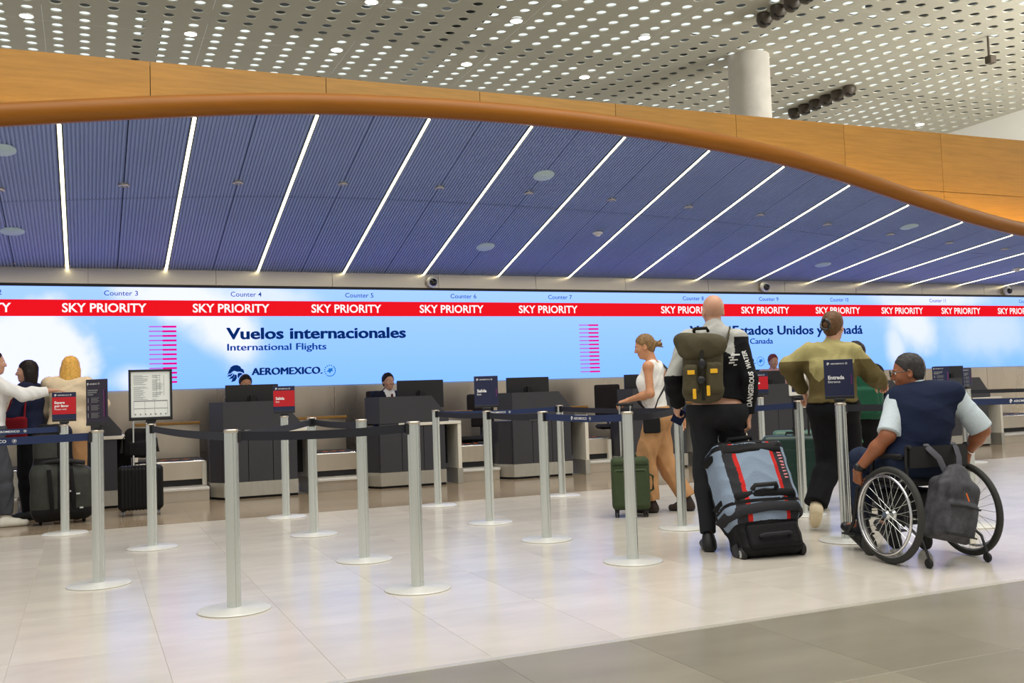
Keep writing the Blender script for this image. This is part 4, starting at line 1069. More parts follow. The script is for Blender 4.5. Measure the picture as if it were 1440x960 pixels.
# --- woman in white tank top
J = scaleJ(dict(hipL=(-.09, 0, .90), hipR=(.09, 0, .90), knL=(-.08, .12, .50), knR=(.08, -.04, .49), anL=(-.08, .08, .11), anR=(.09, -.24, .12), toeL=(-.08, .25, .03), toeR=(.09, -.09, .03),
         shL=(-.155, .04, 1.40), shR=(.165, .0, 1.41), elL=(-.20, .02, 1.14), elR=(.22, -.17, 1.15), wrL=(-.12, .25, 1.085), wrR=(.20, -.20, .92), head=(.0, .095, 1.60), yaw=.15, pitch=.25, waist=(0, .03, 1.10), chest=(0, .05, 1.26)), .97)
ww = person('woman in white tank top and tan trousers walking left with a green suitcase', (4.93, 7.97, 0), -48, J, 'tan', .007, hand=dict(
    L=((.1, 1, -.25), (.2, 0, -1), (1, 0, .1), .9), R=((0, -.1, -1), (-1, 0, 0), (0, 1, 0), .5)), bulk=.86, armr=(.041, .036, .031, .023), hsc=.95)
hair_shell(J, ww, HDB, 'messy', sc=.95)
WHT = fabric('top_white', (236, 234, 228), .04); TAN = fabric('trouser_tan', (188, 142, 98), .08)
def bust(S, J):
    c = (np.array(J['shL']) + np.array(J['shR'])) / 2
    for s_ in (-1, 1):
        S.ell(c + np.array((s_ * .065, .085, -.15)), (.06, .055, .06), None, .04)
        S.cone(c + np.array((s_ * .09, -.02, .05)), c + np.array((s_ * .08, .06, -.04)), .028, .03, .03)
S = SDF(); pel, wa, ch = [None] * 3
Jt = dict(J); Jt['shL'] = tuple(np.array(J['shL']) * np.array((.6, 1, .985))); Jt['shR'] = tuple(np.array(J['shR']) * np.array((.6, 1, .985)))
top(Jt, ww, WHT, 'tank_top', .016, .007, sleeve=0, collar=False, hem=.0, bulk=.86, amp=.006, extra=bust)
trousers(J, ww, TAN, flare=.03, o=.02, h=.007, amp=.009, waist=.07, bulk=.9, end=.97)
SND = P('sandal_brown', (48, 32, 24), .6)
for s in 'LR': shoe(J, s, ww, [SND, SOLE], .007)
cb = thing('crossbody_bag', 'small black crossbody bag on the hip of the woman in white', 'bag', (4.93, 7.97, 0), math.radians(48))
S = SDF(); S.box((-.175, .02, .84), (.03, .08, .10), None, .02); S.disp = folds(.002, 30, 2); sdf_build(S, 'body', fabric('bag_black', (24, 24, 26), .15, .6), cb, .006)
MB().tube([(-.165, .0, .93), (-.19, -.05, 1.05), (-.10, -.125, 1.2), (.03, -.11, 1.33), (.10, -.03, 1.41), (.12, .06, 1.38), (.05, .165, 1.2), (-.10, .15, 1.03), (-.175, .05, .93)], .016, 8, sq=.3).build('strap', M['blackm'], cb, smooth=60)

# --- woman in olive sweatshirt
J = dict(hipL=(-.09, 0, .93), hipR=(.09, 0, .93), knL=(-.06, .04, .50), knR=(.11, .12, .49), anL=(-.17, -.20, .205), anR=(.12, .10, .09), toeL=(-.185, -.09, .045), toeR=(.14, .26, .03), heelL=(-.165, -.26, .165),
         shL=(-.165, .0, 1.40), shR=(.155, .0, 1.385), elL=(-.335, -.01, 1.285), elR=(.30, .06, 1.20), wrL=(-.23, .15, 1.09), wrR=(.37, .24, 1.14), head=(.03, .035, 1.60), yaw=-.45, roll=.03, waist=(0, 0, 1.12), chest=(0, 0, 1.28))
ow = person('woman with clipped-up hair in olive green sweatshirt and black trousers, from behind', (5.46, 6.18, 0), 41, J, 'light', .006, hand=dict(
    L=((.35, .5, -.8), (.2, .3, -.5), (.9, 0, .2), 1.2), R=((.3, .8, -.2), (0, 0, -1), (-1, .2, 0), 1.2)), bulk=.95, hsc=.97)
hair_shell(J, ow, HBR, 'bun', sc=.99)
c, R = head_frame(J)
MB().tube([tuple(c + R @ np.array((.035 * math.cos(a), -.145 - .01 * math.sin(2 * a), .012 + .042 * math.sin(a)))) for a in np.linspace(0, 2 * PI, 12, endpoint=False)], .011, 8, closed=True).build('hair_clip', M['glass'], ow, smooth=60)
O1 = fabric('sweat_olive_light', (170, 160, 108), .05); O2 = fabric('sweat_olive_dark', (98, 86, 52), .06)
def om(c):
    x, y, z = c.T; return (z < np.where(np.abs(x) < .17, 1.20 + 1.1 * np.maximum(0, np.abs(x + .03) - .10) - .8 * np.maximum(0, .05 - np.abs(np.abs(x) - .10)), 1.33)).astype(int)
def rib(S, J):
    pass
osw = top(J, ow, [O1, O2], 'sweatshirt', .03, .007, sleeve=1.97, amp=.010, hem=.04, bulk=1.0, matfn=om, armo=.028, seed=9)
S = SDF(); S.cone((0, 0, 1.0), (0, 0, 1.06), .118, .120, .02, side=(1, 0, 0), q=1.36); S.cut((0, 0, .985), (0, 0, -1)); S.cut((0, 0, 1.055), (0, 0, 1)); sdf_build(S, 'waistband', O2, ow, .007)
for s in 'LR':
    w_ = np.array(J['wr' + s]); e_ = np.array(J['el' + s]); u = nrm(w_ - e_); S = SDF(); S.cone(w_ - u * .05, w_ + u * .005, .044, .040, cap=(1, 1)); sdf_build(S, 'cuff', O2, ow, .007)
BLK = fabric('trouser_black', (17, 17, 20), .1)
trousers(J, ow, BLK, flare=.035, o=.018, h=.007, amp=.007, waist=.08, bulk=.95, end=.98, seed=4)
SHE = fabric('shoe_beige', (206, 190, 160), .05)
for s in 'LR': shoe(J, s, ow, [SHE, P('sole_cream', (222, 206, 172), .6)], .007)

# --- teenager with green pack
J = scaleJ(stand(elL=(-.24, .02, 1.14), wrL=(-.2, .2, 1.0), elR=(.24, .02, 1.14), wrR=(.2, .2, 1.0), yaw=.3, pitch=.3, head=(0, .06, 1.62)), .86)
te = person('dark-haired youth in black clothes wearing a green backpack, behind the olive sweatshirt', (6.42, 6.95, 0), 48, J, 'light', .009, bulk=.95, hand=dict(R=((0, .6, -.8), (-1, 0, 0), (0, .5, .8), .8), L=((0, .6, -.8), (1, 0, 0), (0, .5, .8), .8)))
hair_shell(J, te, HB, 'short', .007, sc=1.02)
top(J, te, BLK, 'jacket', .022, .009, hem=-.02)
trousers(J, te, BLK, h=.009, o=.018, waist=.04, flare=.01)
for s in 'LR': shoe(J, s, te, [SHB, SOLW], .008)
GR = fabric('pack_green', (30, 82, 60), .08, .7); GRL = P('pack_strap_green', (60, 140, 100), .7)
gb = thing('backpack', 'dark green backpack with white piping behind the olive sweatshirt', 'backpack', (6.42, 6.95, 0), -math.radians(48))
S = SDF(); S.box((.07, -.17, 1.05), (.16, .085, .23), None, .06); S.box((.07, -.26, .98), (.13, .03, .12), None, .03, .01); S.disp = folds(.004, 18, 7); sdf_build(S, 'body', GR, gb, .008)
for sx in (-1, 1):
    MB().tube([(.07 + sx * .10, -.262, 1.12), (.07 + sx * .115, -.258, 1.2), (.07 + sx * .06, -.235, 1.265)], .006, 6).build('piping', M['print'], gb)
    MB().tube([(sx * .11, -.09, 1.23), (sx * .12, .0, 1.285), (sx * .12, .11, 1.2), (sx * .13, .09, 1.0), (sx * .14, -.09, .88)], .022, 6, sq=.3, up=(1, 0, 0)).build('shoulder_strap', GR, gb, smooth=60)
MB().tube([(.0, -.26, .86), (.02, -.28, .74), (.05, -.27, .62)], .016, 6, sq=.3).build('dangling_strap', GRL, gb)
mb = MB().add([(.12, -.262, 1.13), (.15, -.262, 1.145), (.15, -.262, 1.15), (.12, -.262, 1.137)], [(0, 1, 2, 3)]); mb.build('badge', M['print'], gb)

# --- people at the left edge
GY = fabric('trouser_grey', (72, 74, 80), .08); SHW = fabric('shoe_white', (226, 222, 208), .04); CRM = fabric('knit_cream', (226, 208, 178), .05); NAV = fabric('navy_cloth', (28, 34, 60), .1); WSH = fabric('shirt_white', (232, 232, 230), .03)
J = stand(elR=(.22, .27, 1.30), wrR=(.20, .50, 1.335), shR=(.19, .02, 1.43), anL=(-.1, -.2, .1), toeL=(-.1, -.04, .03), knL=(-.1, -.03, .5), anR=(.1, .12, .09), toeR=(.12, .29, .03), knR=(.1, .1, .5))
lm = person('man in white shirt and grey trousers reaching right at the left edge', (-.86, 11.1, 0), 82, J, 'light', .009, hand=dict(R=((0, 1, 0), (0, 0, -1), (-1, .3, 0), .3), L=((0, 0, -1), (1, 0, 0), (0, 1, 0), .5)))
hair_shell(J, lm, HB, 'short', .009); top(J, lm, WSH, 'shirt', .018, .009, sleeve=1.95, hem=-.0, amp=.008); trousers(J, lm, GY, o=.02, h=.009, amp=.009, waist=.04, flare=.01, end=.93)
for s in 'LR': shoe(J, s, lm, [SHW, SOLW], .008)
J = scaleJ(stand(elR=(.23, .1, 1.15), wrR=(.15, .3, 1.05), elL=(-.23, .1, 1.15), wrL=(-.15, .3, 1.05), yaw=0.2), .955)
dk = person('dark-haired woman in navy top in profile at the left counter', (-.54, 11.66, 0), -75, J, 'light', .01, bulk=.9, hand=dict(R=((-.2, 1, 0), (0, 0, -1), (-1, 0, 0), .6), L=((.2, 1, 0), (0, 0, -1), (1, 0, 0), .6)))
hair_shell(J, dk, HB, 'long', .009); top(J, dk, NAV, 'top', .018, .01); trousers(J, dk, BLK, h=.01, waist=.04)
for s in 'LR': shoe(J, s, dk, [SHB, SOLE], .009)
RED = fabric('red_leather', (120, 18, 28), .1)
rb = thing('shoulder_bag', 'dark red shoulder bag on the dark-haired woman at left', 'bag', (-.54, 11.66, 0), math.radians(75))
S = SDF(); S.box((-.25, .08, .96), (.04, .13, .12), None, .03); sdf_build(S, 'body', RED, rb, .009)
MB().tube([(-.24, -.02, 1.06), (-.2, -.02, 1.25), (-.17, .0, 1.41), (-.2, .12, 1.25), (-.24, .17, 1.06)], .01, 6).build('strap', RED, rb, smooth=60)
J = scaleJ(stand(elR=(.34, .10, 1.20), wrR=(.30, .36, 1.15), elL=(-.24, .1, 1.15), wrL=(-.15, .3, 1.1), head=(0.02, .06, 1.60), pitch=.3), .985)
bl = person('blonde woman from behind in cream knit leaning on the left counter', (-.17, 11.68, 0), 8, J, 'light', .01, bulk=.95, hand=dict(R=((-.3, 1, -.1), (0, 0, -1), (-1, 0, 0), .5), L=((.2, 1, 0), (0, 0, -1), (1, 0, 0), .6)))
hair_shell(J, bl, HBL, 'long', .008, 1.12); top(J, bl, CRM, 'knit', .03, .009, amp=.008, hem=-.08, armo=.024); trousers(J, bl, TAN, h=.01, waist=.04, flare=.02)
for s in 'LR': shoe(J, s, bl, [SHB, SOLE], .009)

# --- agents, seated on high stools behind their counters
SUIT = fabric('suit_navy', (26, 30, 46), .08); TIE = fabric('tie_wine', (92, 30, 40), .1)
def agent(lab, x, y, top_z, az, skin, hair, style, cloth, tie=False, lady=False, yaw=0.0, pitch=.0):
    dz = top_z - 1.32
    b = dict(hipL=(-.09, 0, .54), hipR=(.09, 0, .54), knL=(-.11, .38, .56), knR=(.11, .38, .56), anL=(-.11, .36, .14), anR=(.11, .36, .14), toeL=(-.12, .52, .09), toeR=(.12, .52, .09),
             shL=(-.18, .02, 1.0), shR=(.18, .02, 1.0), elL=(-.23, .10, .76), elR=(.23, .10, .76), wrL=(-.12, .30, .78), wrR=(.12, .30, .78), head=(0, .05, 1.20))
    J = {k: (v[0], v[1], v[2] + dz) for k, v in b.items()}; J['yaw'] = yaw; J['pitch'] = pitch
    t = person(lab, (x, y, 0), az, J, skin, .009, bulk=.95, hsc=.98, hand=dict(L=((.4, 1, 0), (0, 0, -1), (1, 0, 0), .5), R=((-.4, 1, 0), (0, 0, -1), (-1, 0, 0), .5)))
    hair_shell(J, t, hair, style, .007)
    if tie:
        def sm(c):
            X, Y_, Z_ = c.T; zt = 1.0 + dz; return ((Y_ > .05) & (Z_ > zt - .28) & (np.abs(X) < .012 + (Z_ - (zt - .28)) * .2)).astype(int)
        top(J, t, [cloth, WSH], 'suit_jacket', .022, .008, matfn=sm)
        MB().prism([(-.012, 1.03 + dz), (.012, 1.03 + dz), (.022, .84 + dz), (0, .81 + dz), (-.022, .84 + dz)], .155, .168).build('tie', TIE, t)
    else: top(J, t, cloth, 'blouse' if lady else 'shirt', .02, .009)
    trousers(J, t, BLK, h=.01, waist=.04)
    for s in 'LR': shoe(J, s, t, [SHB, SOLE], .01)
    return J
def stool(x, y, z, rz, lab):
    t = thing('office_stool', lab, 'chair', (x, y, 0), rz, 'high office stools behind the counters')
    MB().box((-.22, -.2, z - .13), (.22, .22, z - .06), c=.03).build('seat', M['blackm'], t)
    S = SDF(); S.box((0, -.27, z + .30), (.20, .03, .24), None, .03); sdf_build(S, 'backrest', fabric('chair_cloth', (50, 44, 44)), t, .012)
    MB().tube([(0, -.2, z - .1), (0, -.29, z - .04), (0, -.3, z + .2)], .02, 8).build('back_frame', M['black'], t)
    MB().tube([(0, 0, .09), (0, 0, z - .12)], .028, 10).build('column', M['chrome'], t, smooth=50)
    for k in range(5):
        a = k * 2 * PI / 5; MB().tube([(0, 0, .1), (.27 * math.cos(a), .27 * math.sin(a), .065)], .022, 6).tube([(.27 * math.cos(a), .27 * math.sin(a) - .015, .03), (.27 * math.cos(a), .27 * math.sin(a) + .015, .03)], .03, 8).build('foot', M['black'], t)
for (lab, x, y, tz, az, sk, hr, st, cl, tie, lady, yw, pt, sl) in [
    ('dark-haired agent whose face is half hidden by the left monitor', 1.91, 13.15, 1.51, 178, 'tan', HB, 'short', SUIT, False, False, 0, .15, 'stool of the agent half hidden by the left monitor'),
    ('young male agent in dark suit and tie looking out beside his monitor', 3.82, 13.15, 1.49, 172, 'light', HB, 'short', SUIT, True, False, 0, 0, 'stool of the agent in a tie'),
    ('agent with short red hair behind the black monitor', 10.50, 13.3, 1.655, -165, 'light', HR, 'crop', fabric('blouse_pink', (205, 160, 160)), False, True, .0, .1, 'stool of the red-haired agent')]:
    agent(lab, x, y, tz, az, sk, hr, st, cl, tie, lady, yw, pt); stool(x, y, tz - 1.32 + .54, -math.radians(az), sl)
J = agent('person with black hair just above the small red exit sign', 9.93, 13.1, 1.42, -165, 'tan', HB, 'crop', SUIT)
stool(9.93, 13.1, .64, math.radians(165), 'stool of the black-haired person above the red sign')
stool(7.30, 13.1, .70, PI * .9, 'empty dark stool left of the woman in the white tank top')
stool(5.12, 13.15, .62, PI * .8, 'empty brown stool behind the navy exit sign')
# ================================================================== luggage
G1 = fabric('duffel_greyblue', (132, 148, 168), .05, .7); G2 = fabric('duffel_charcoal', (46, 46, 50), .1, .7); G3 = fabric('duffel_black', (18, 18, 20), .1, .6); G4 = fabric('duffel_red', (196, 36, 30), .05, .7)
def wheel(mb, c, r, w_, ax=(1, 0, 0)):
    a = Vector(ax).normalized(); c = Vector(c); q = a.to_track_quat('Z', 'Y').to_matrix().to_4x4()
    mb.lathe([(.001, -w_ / 2), (r * .9, -w_ / 2), (r, -w_ * .3), (r, w_ * .3), (r * .9, w_ / 2), (.001, w_ / 2)], 18, T=Matrix.Translation(c) @ q, cap=False)
    return mb
du = thing('rolling_duffel', 'large grey, black and red rolling duffel pulled by the bald man', 'suitcase', (4.215, 5.42, 0), math.radians(-12))
Tt = Matrix.Translation((0, 0, .045)) @ Matrix.Scale(1.10, 4, (1, 0, 0)) @ Matrix.Rotation(math.radians(-27), 4, 'X') @ Matrix.Rotation(math.radians(-1.5), 4, 'Y') @ Matrix.Translation((0, 0, -.045))
def duf(o): o.matrix_local = Tt; return o
S = SDF(); S.box((0, .07, .22), (.205, .13, .20), None, .05, .06); S.box((0, .06, .55), (.245, .15, .28), None, .07, .10); S.ell((0, -.03, .5), (.19, .08, .28), None, .08)
S.disp = folds(.006, 15, 12)
def dm(c):
    x, y, z = c.T; ax = np.abs(x); m = np.full(len(c), 1)
    m[ax < .115] = 0; m[(ax >= .115) & (ax < .14)] = 3; m[(ax > .205)] = 0; m[y > .13] = 2; m[(z < .23) & (ax < 9)] = 2; m[(z > .80)] = 2; m[(z > .75) & (z < .79)] = 2
    m[(z > .35) & (z < .37)] = 2; m[(z < .06)] = 2
    return m
body_ = duf(sdf_build(S, 'body', [G1, G2, G3, G4], du, .006, matfn=dm))
S = SDF(); S.box((0, -.06, .13), (.17, .03, .085), None, .025, .01); duf(sdf_build(S, 'base_pocket', G3, du, .007))
def strap_band(z, mat, yo=-.115, w_=.028):
    pts = [(-.258, .10, z - .02), (-.252, -.01, z - .01), (-.19, yo + .01, z), (0, yo, z + .015), (.19, yo + .01, z), (.252, -.01, z - .01), (.258, .10, z - .02)]
    return duf(MB().tube(pts, w_, 8, sq=.35, up=(0, 1, 0)).build('strap', mat, du, smooth=60))
strap_band(.40, G3, -.12); strap_band(.30, G2, -.125, .035); strap_band(.73, G3, -.10, .022)
duf(MB().tube([(-.08, -.125, .44), (-.07, -.155, .455), (.07, -.155, .455), (.08, -.125, .44)], .016, 8).build('side_handle', M['blackm'], du, smooth=60))
duf(MB().tube([(-.10, -.10, .12), (-.08, -.125, .12), (.08, -.125, .12), (.10, -.10, .12)], .013, 8).build('bottom_handle', G2, du, smooth=60))
duf(MB().tube([(-.10, .04, .84), (-.09, .02, .875), (.07, .02, .88), (.08, .04, .84)], .018, 8).build('top_handle', G3, du, smooth=60))
duf(MB().tube([(-.03, .13, .82), (-.03, .13, .93), (.03, .13, .97), (.10, .13, .96), (.11, .13, .82)], .009, 8).build('pull_handle', M['steel_p'], du, smooth=60))
duf(MB().tube([(-.20, -.02, .78), (-.08, -.08, .80), (.08, -.085, .795), (.2, -.03, .77)], .006, 6).build('zipper', M['blackm'], du))
duf(MB().box((-.205, .03, .015), (.205, .16, .10), c=.02).build('chassis', M['black'], du))
for sx in (-1, 1):
    mb = wheel(MB(), (sx * .195, .02, .045), .045, .03); duf(mb.build('wheel', M['rubber'], du, smooth=40)); mb = wheel(MB(), (sx * .2105, .02, .045), .025, .006); duf(mb.build('wheel_hub', M['alu'], du, smooth=40))
    duf(MB().box((sx * .195 - .025, .03, .03), (sx * .195 + .025, .12, .13), c=.01).build('wheel_guard', M['black'], du))
mb = MB(); bv = BVHTree.FromPolygons([v.co[:] for v in body_.data.vertices], [tuple(p.vertices) for p in body_.data.polygons]); rr = random.Random(3)
for k in range(9):
    z = .70 - k * .024; vs_ = []
    for (dx, dz) in ((0, 0), (.028, .003 + rr.uniform(-.006, .006)), (.028, .012), (0, .009 + rr.uniform(0, .005))):
        p = Vector((.165 + dx, -.4, z + dz)); hit = bv.ray_cast(p, Vector((0, 1, 0)), .8); vs_.append(tuple((hit[0] or p) + Vector((0, -.003, 0))))
    mb.add(vs_, [(0, 1, 2, 3)])
duf(mb.build('side_print', P('print_pink', (214, 130, 136), .6), du))

# green soft suitcase
GS = fabric('case_green', (62, 74, 50), .08, .7)
gs = thing('suitcase', 'small army green soft suitcase held by the woman in white tank top', 'suitcase', (4.55, 7.86, 0), math.radians(-28))
S = SDF(); S.box((0, 0, .30), (.172, .11, .235), None, .04); S.disp = folds(.002, 20, 3); sdf_build(S, 'body', GS, gs, .007)
S = SDF(); S.box((0, -.112, .265), (.155, .022, .175), None, .03); sdf_build(S, 'front_pocket', GS, gs, .007)
MB().tube([(-.16, -.112, .475), (.16, -.112, .475)], .005, 6).tube([(-.13, -.135, .42), (.13, -.135, .42)], .004, 6).build('zipper', fabric('zip_green', (40, 50, 34)), gs)
MB().tube([(-.06, 0, .53), (-.055, 0, .56), (.055, 0, .56), (.06, 0, .53)], .012, 8).build('top_handle', GS, gs, smooth=60)
MB().tube([(.165, -.0, .22), (.205, -.0, .24), (.205, -.0, .36), (.165, -.0, .38)], .011, 8).build('side_handle', GS, gs, smooth=60)
for sx in (-.05, .05): MB().tube([(sx - .02, .07, .52), (sx - .02, .07, 1.02)], .009, 8).build('telescopic_rod', M['alu'], gs)
MB().box((-.10, .055, 1.0), (.06, .085, 1.03), c=.01).build('pull_handle', M['blackm'], gs)
def casters(t, xs, ys, r=.03, mat=None):
    for x in xs:
        for y in ys:
            f = MB().box((x - .02, y - .02, .04), (x + .02, y + .02, .075), c=.006).build('caster_fork', M['blackm'], t)
            wheel(MB(), (x - .011, y, r), r, .014).build('caster_wheel', mat or M['rubber'], t, smooth=40); wheel(MB(), (x + .011, y, r), r, .014).build('caster_wheel', mat or M['rubber'], t, smooth=40)
casters(gs, (-.13, .13), (-.07, .07))

def hard_case(lab, loc, rz, w_, d_, h_, mat, ribs='v', handle=None, wm=None):
    t = thing('suitcase', lab, 'suitcase', loc, rz)
    S = SDF(); S.box((0, 0, h_ / 2 + .06), (w_ / 2, d_ / 2, h_ / 2), None, .045)
    if ribs == 'v': S.disp = lambda P: (.004 * np.clip(np.sin(P[..., 0] * 2 * PI / .035) * 2, -1, 1) * (np.abs(P[..., 0]) < w_ * .42)).astype(np.float32)
    else: S.disp = lambda P: (.004 * np.clip(8 * (np.abs(((P[..., 2] / .14) % 1) - .5) - .42), 0, 1)).astype(np.float32)
    sdf_build(S, 'shell', mat, t, .006)
    MB().box((-w_ / 2 - .001, -.006, .09), (w_ / 2 + .001, .006, h_ + .03), c=.002).build('zipper', M['blackm'], t)
    MB().tube([(-.06, 0, h_ + .05), (-.055, 0, h_ + .085), (.055, 0, h_ + .085), (.06, 0, h_ + .05)], .011, 8).build('top_handle', M['blackm'], t, smooth=60)
    if handle:
        top_, hm, yy = handle[:3]; xo = handle[3] if len(handle) > 3 else 0; TX = Matrix.Translation((xo, 0, 0))
        MB().tube([(-.065, yy, h_ + .03), (-.065, yy, top_), (-.055, yy, top_ + .012), (.055, yy, top_ + .012), (.065, yy, top_), (.065, yy, h_ + .03)], .010, 8, T=TX).build('telescopic_handle', hm, t, smooth=60)
        MB().box((-.085, yy - .02, h_ + .05), (.085, yy + .02, h_ + .068), c=.006, T=TX).build('handle_socket', M['blackm'], t)
    casters(t, (-w_ / 2 + .05, w_ / 2 - .05), (-d_ / 2 + .05, d_ / 2 - .05), .03, wm)
    return t
DG = P('shell_dark_green', (22, 52, 44), .38, var=.06); GG = P('shell_green', (66, 104, 84), .42, var=.05)
hard_case('dark green hard suitcase with black handle held by the woman in olive', (5.97, 7.32, 0), math.radians(-38), .54, .28, .62, DG, 'h', (1.03, M['black'], -.04, .08))
hard_case('second green hard suitcase just behind the dark green one', (6.40, 7.75, 0), math.radians(-38), .50, .28, .64, GG, 'h', None)
BK = P('shell_black', (7, 7, 8), .5, spec=.3)
hard_case('black ribbed cabin suitcase with a black backpack on top at left', (.53, 11.2, 0), math.radians(-3), .45, .24, .46, BK, 'v', (.985, M['alu'], -.085), M['printg'])
bb = thing('backpack', 'black backpack resting on the black cabin suitcase at left', 'backpack', (.51, 11.28, .6), math.radians(-3))
S = SDF(); S.box((0.02, -.075, .16), (.15, .075, .155), None, .06); S.box((0.02, -.15, .10), (.11, .03, .08), None, .03, .02); S.disp = folds(.005, 18, 4); sdf_build(S, 'body', fabric('pack_black', (19, 19, 21), .2), bb, .008)
for sx in (-1, 1): MB().tube([(.02 + sx * .09, -.10, .31), (.02 + sx * .17, -.13, .2), (.02 + sx * .18, -.1, .06)], .018, 6, sq=.4).build('strap', M['blackm'], bb)
# big dark travel bag at left
BD = fabric('bag_darkgreen', (58, 60, 55), .12, .55); BDK = fabric('bag_blackpanel', (20, 20, 21), .15, .5)
bd = thing('travel_bag', 'tall dark grey-green wheeled travel bag with black straps, in front of the blonde woman', 'suitcase', (-.22, 10.98, 0), math.radians(4))
S = SDF(); S.box((0, 0, .30), (.29, .16, .27), None, .10, .06); S.box((-.08, .02, .70), (.18, .14, .30), None, .09, .10); S.disp = folds(.009, 12, 15)
def bdm(c):
    x, y, z = c.T; return ((z < .16) | (np.abs(x - .02) < .07) | ((z > .60) & (z < .66)) | (z > .9)).astype(int)
sdf_build(S, 'body', [BD, BDK], bd, .009, matfn=bdm)
for x in (-.10, .10): MB().tube([(x, -.15, .12), (x - .01, -.19, .3), (x - .03, -.17, .55)], .02, 6, sq=.4, up=(0, 1, 0)).build('strap', BDK, bd, smooth=60)
for (x, z) in ((.02, .52), (.13, .30), (.05, .33), (.16, .16)): MB().box((x - .015, -.20, z - .008), (x + .02, -.185, z + .008), c=.002).build('buckle', M['alu'], bd)
MB().tube([(-.2, -.1, .62), (.0, -.16, .64), (.2, -.1, .6)], .022, 8).build('grip', M['blackm'], bd, smooth=60)
for sx in (-.2, .2): wheel(MB(), (sx, .05, .035), .035, .03).build('wheel', M['rubber'], bd, smooth=40)

# ================================================================== wheelchair and its user
WX, WY, WA = 4.96, 4.79, 5.0
wc = thing('wheelchair', 'manual wheelchair with chrome handrims and black frame', 'wheelchair', (WX, WY, 0), -math.radians(WA))
TY = P('tyre', (46, 46, 42), .7); RIMM = P('rim_alu', (190, 190, 188), .3, metal=.9)
for sx in (-1, 1):
    cx = sx * .30; Tw = Matrix.Translation((cx, 0, .305)) @ Matrix.Rotation(sx * math.radians(-3), 4, 'Y')
    circ = lambda r, x, n=48: [(x, r * math.cos(2 * PI * i / n), r * math.sin(2 * PI * i / n)) for i in range(n)]
    w_ = MB().tube(circ(.284, 0), .021, 10, closed=True, T=Tw, up=(1, 0, 0)).build('wheel', TY, wc, smooth=60)
    MB().tube(circ(.268, 0), .010, 8, closed=True, T=Tw, up=(1, 0, 0), sq=1.3).build('rim', RIMM, w_, smooth=60)
    MB().tube(circ(.245, sx * .042), .0095, 8, closed=True, T=Tw, up=(1, 0, 0)).build('handrim', M['chrome'], w_, smooth=60)
    mb = MB()
    for i in range(28):
        a = 2 * PI * i / 28; b = a + (.5 if i % 2 else -.5); s_ = sx * (.028 if i % 4 < 2 else -.02)
        mb.tube([(s_, .026 * math.cos(b), .026 * math.sin(b)), (0, .262 * math.cos(a), .262 * math.sin(a))], .0016, 4, T=Tw)
    for i in range(6):
        a = 2 * PI * i / 6; mb.tube([(0, .262 * math.cos(a), .262 * math.sin(a)), (sx * .042, .245 * math.cos(a), .245 * math.sin(a))], .004, 5, T=Tw)
    mb.build('spokes', M['alu'], w_)
    MB().lathe([(.001, -.04), (.022, -.04), (.03, -.025), (.018, -.01), (.018, .015), (.03, .028), (.02, .04), (.001, .042)], 16, T=Tw @ Matrix.Rotation(PI / 2, 4, 'Y'), cap=False).build('hub', M['chrome'], w_, smooth=40)
    # frame side
    x = sx * .225
    f = MB()
    for pts in ([(x, -.095, .73), (x, -.08, .50), (x, -.05, .24)], [(x, -.07, .47), (x, .30, .49), (x, .40, .44), (x, .46, .20), (x, .52, .13)], [(x, -.05, .27), (x, .28, .27), (x, .38, .40)], [(x, -.06, .66), (x, .22, .66), (x, .26, .50)], [(x, -.095, .73), (x, -.13, .735)]):
        f.tube(pts, .0125, 8)
    f.build('side_frame', M['black'], wc, smooth=60)
    MB().tube([(x, -.05, .25), (x, -.2, .16), (x, -.24, .06)], .009, 6).build('anti_tip_arm', M['black'], wc, smooth=60)
    wheel(MB(), (x, -.24, .03), .03, .02).build('anti_tip_wheel', M['rubber'], wc, smooth=40)
    MB().tube([(x, .33, .27), (x, .33, .17), (x, .31, .13)], .012, 8).build('caster_fork', M['black'], wc, smooth=60)
    wheel(MB(), (x, .31, .07), .07, .026).build('caster_wheel', TY, wc, smooth=40)
    MB().box((x - sx * .17 if sx > 0 else x, .46, .105), (x if sx > 0 else x + .17, .60, .118), c=.004).build('footplate', M['black'], wc)
    MB().box((x - .02, -.04, .66), (x + .02, .20, .685), c=.008).build('armrest', M['blackm'], wc)
MB().tube([(-.30, 0, .305), (.30, 0, .305)], .014, 8).build('axle', M['black'], wc)
MB().tube([(-.22, .05, .45), (.22, .05, .28)], .011, 8).tube([(.22, .05, .45), (-.22, .05, .28)], .011, 8).build('cross_brace', M['black'], wc)
S = SDF(); S.box((0, .16, .33), (.17, .15, .11), None, .05); sdf_build(S, 'under_seat_pouch', M['blackm'], wc, .01)
MB().box((-.215, -.06, .475), (.215, .36, .525), c=.02).build('seat', M['blackm'], wc)
MB().grid([[(x, -.10 - .025 * (1 - (x / .22) ** 2) - (z - .5) * .06, z) for x in np.linspace(-.225, .225, 9)] for z in (.60, .645, .69, .735)]).grid([[(x, -.112 - .025 * (1 - (x / .22) ** 2) - (z - .5) * .06, z) for x in np.linspace(-.225, .225, 9)] for z in (.60, .645, .69, .735)]).build('backrest', M['blackm'], wc, smooth=60)
J = dict(hipL=(-.10, .08, .62), hipR=(.10, .06, .62), knL=(-.13, .47, .62), knR=(.13, .47, .62), anL=(-.12, .50, .19), anR=(.12, .50, .19), toeL=(-.14, .66, .145), toeR=(.14, .66, .145),
         shL=(-.07, .14, 1.03), shR=(.235, -.02, 1.05), elL=(-.225, .07, .80), elR=(.39, -.085, .81), wrL=(-.335, .25, .57), wrR=(.36, .03, .655), head=(.025, .15, 1.205), yaw=.95, pitch=.12, waist=(.02, .06, .80), chest=(.05, .075, .94))
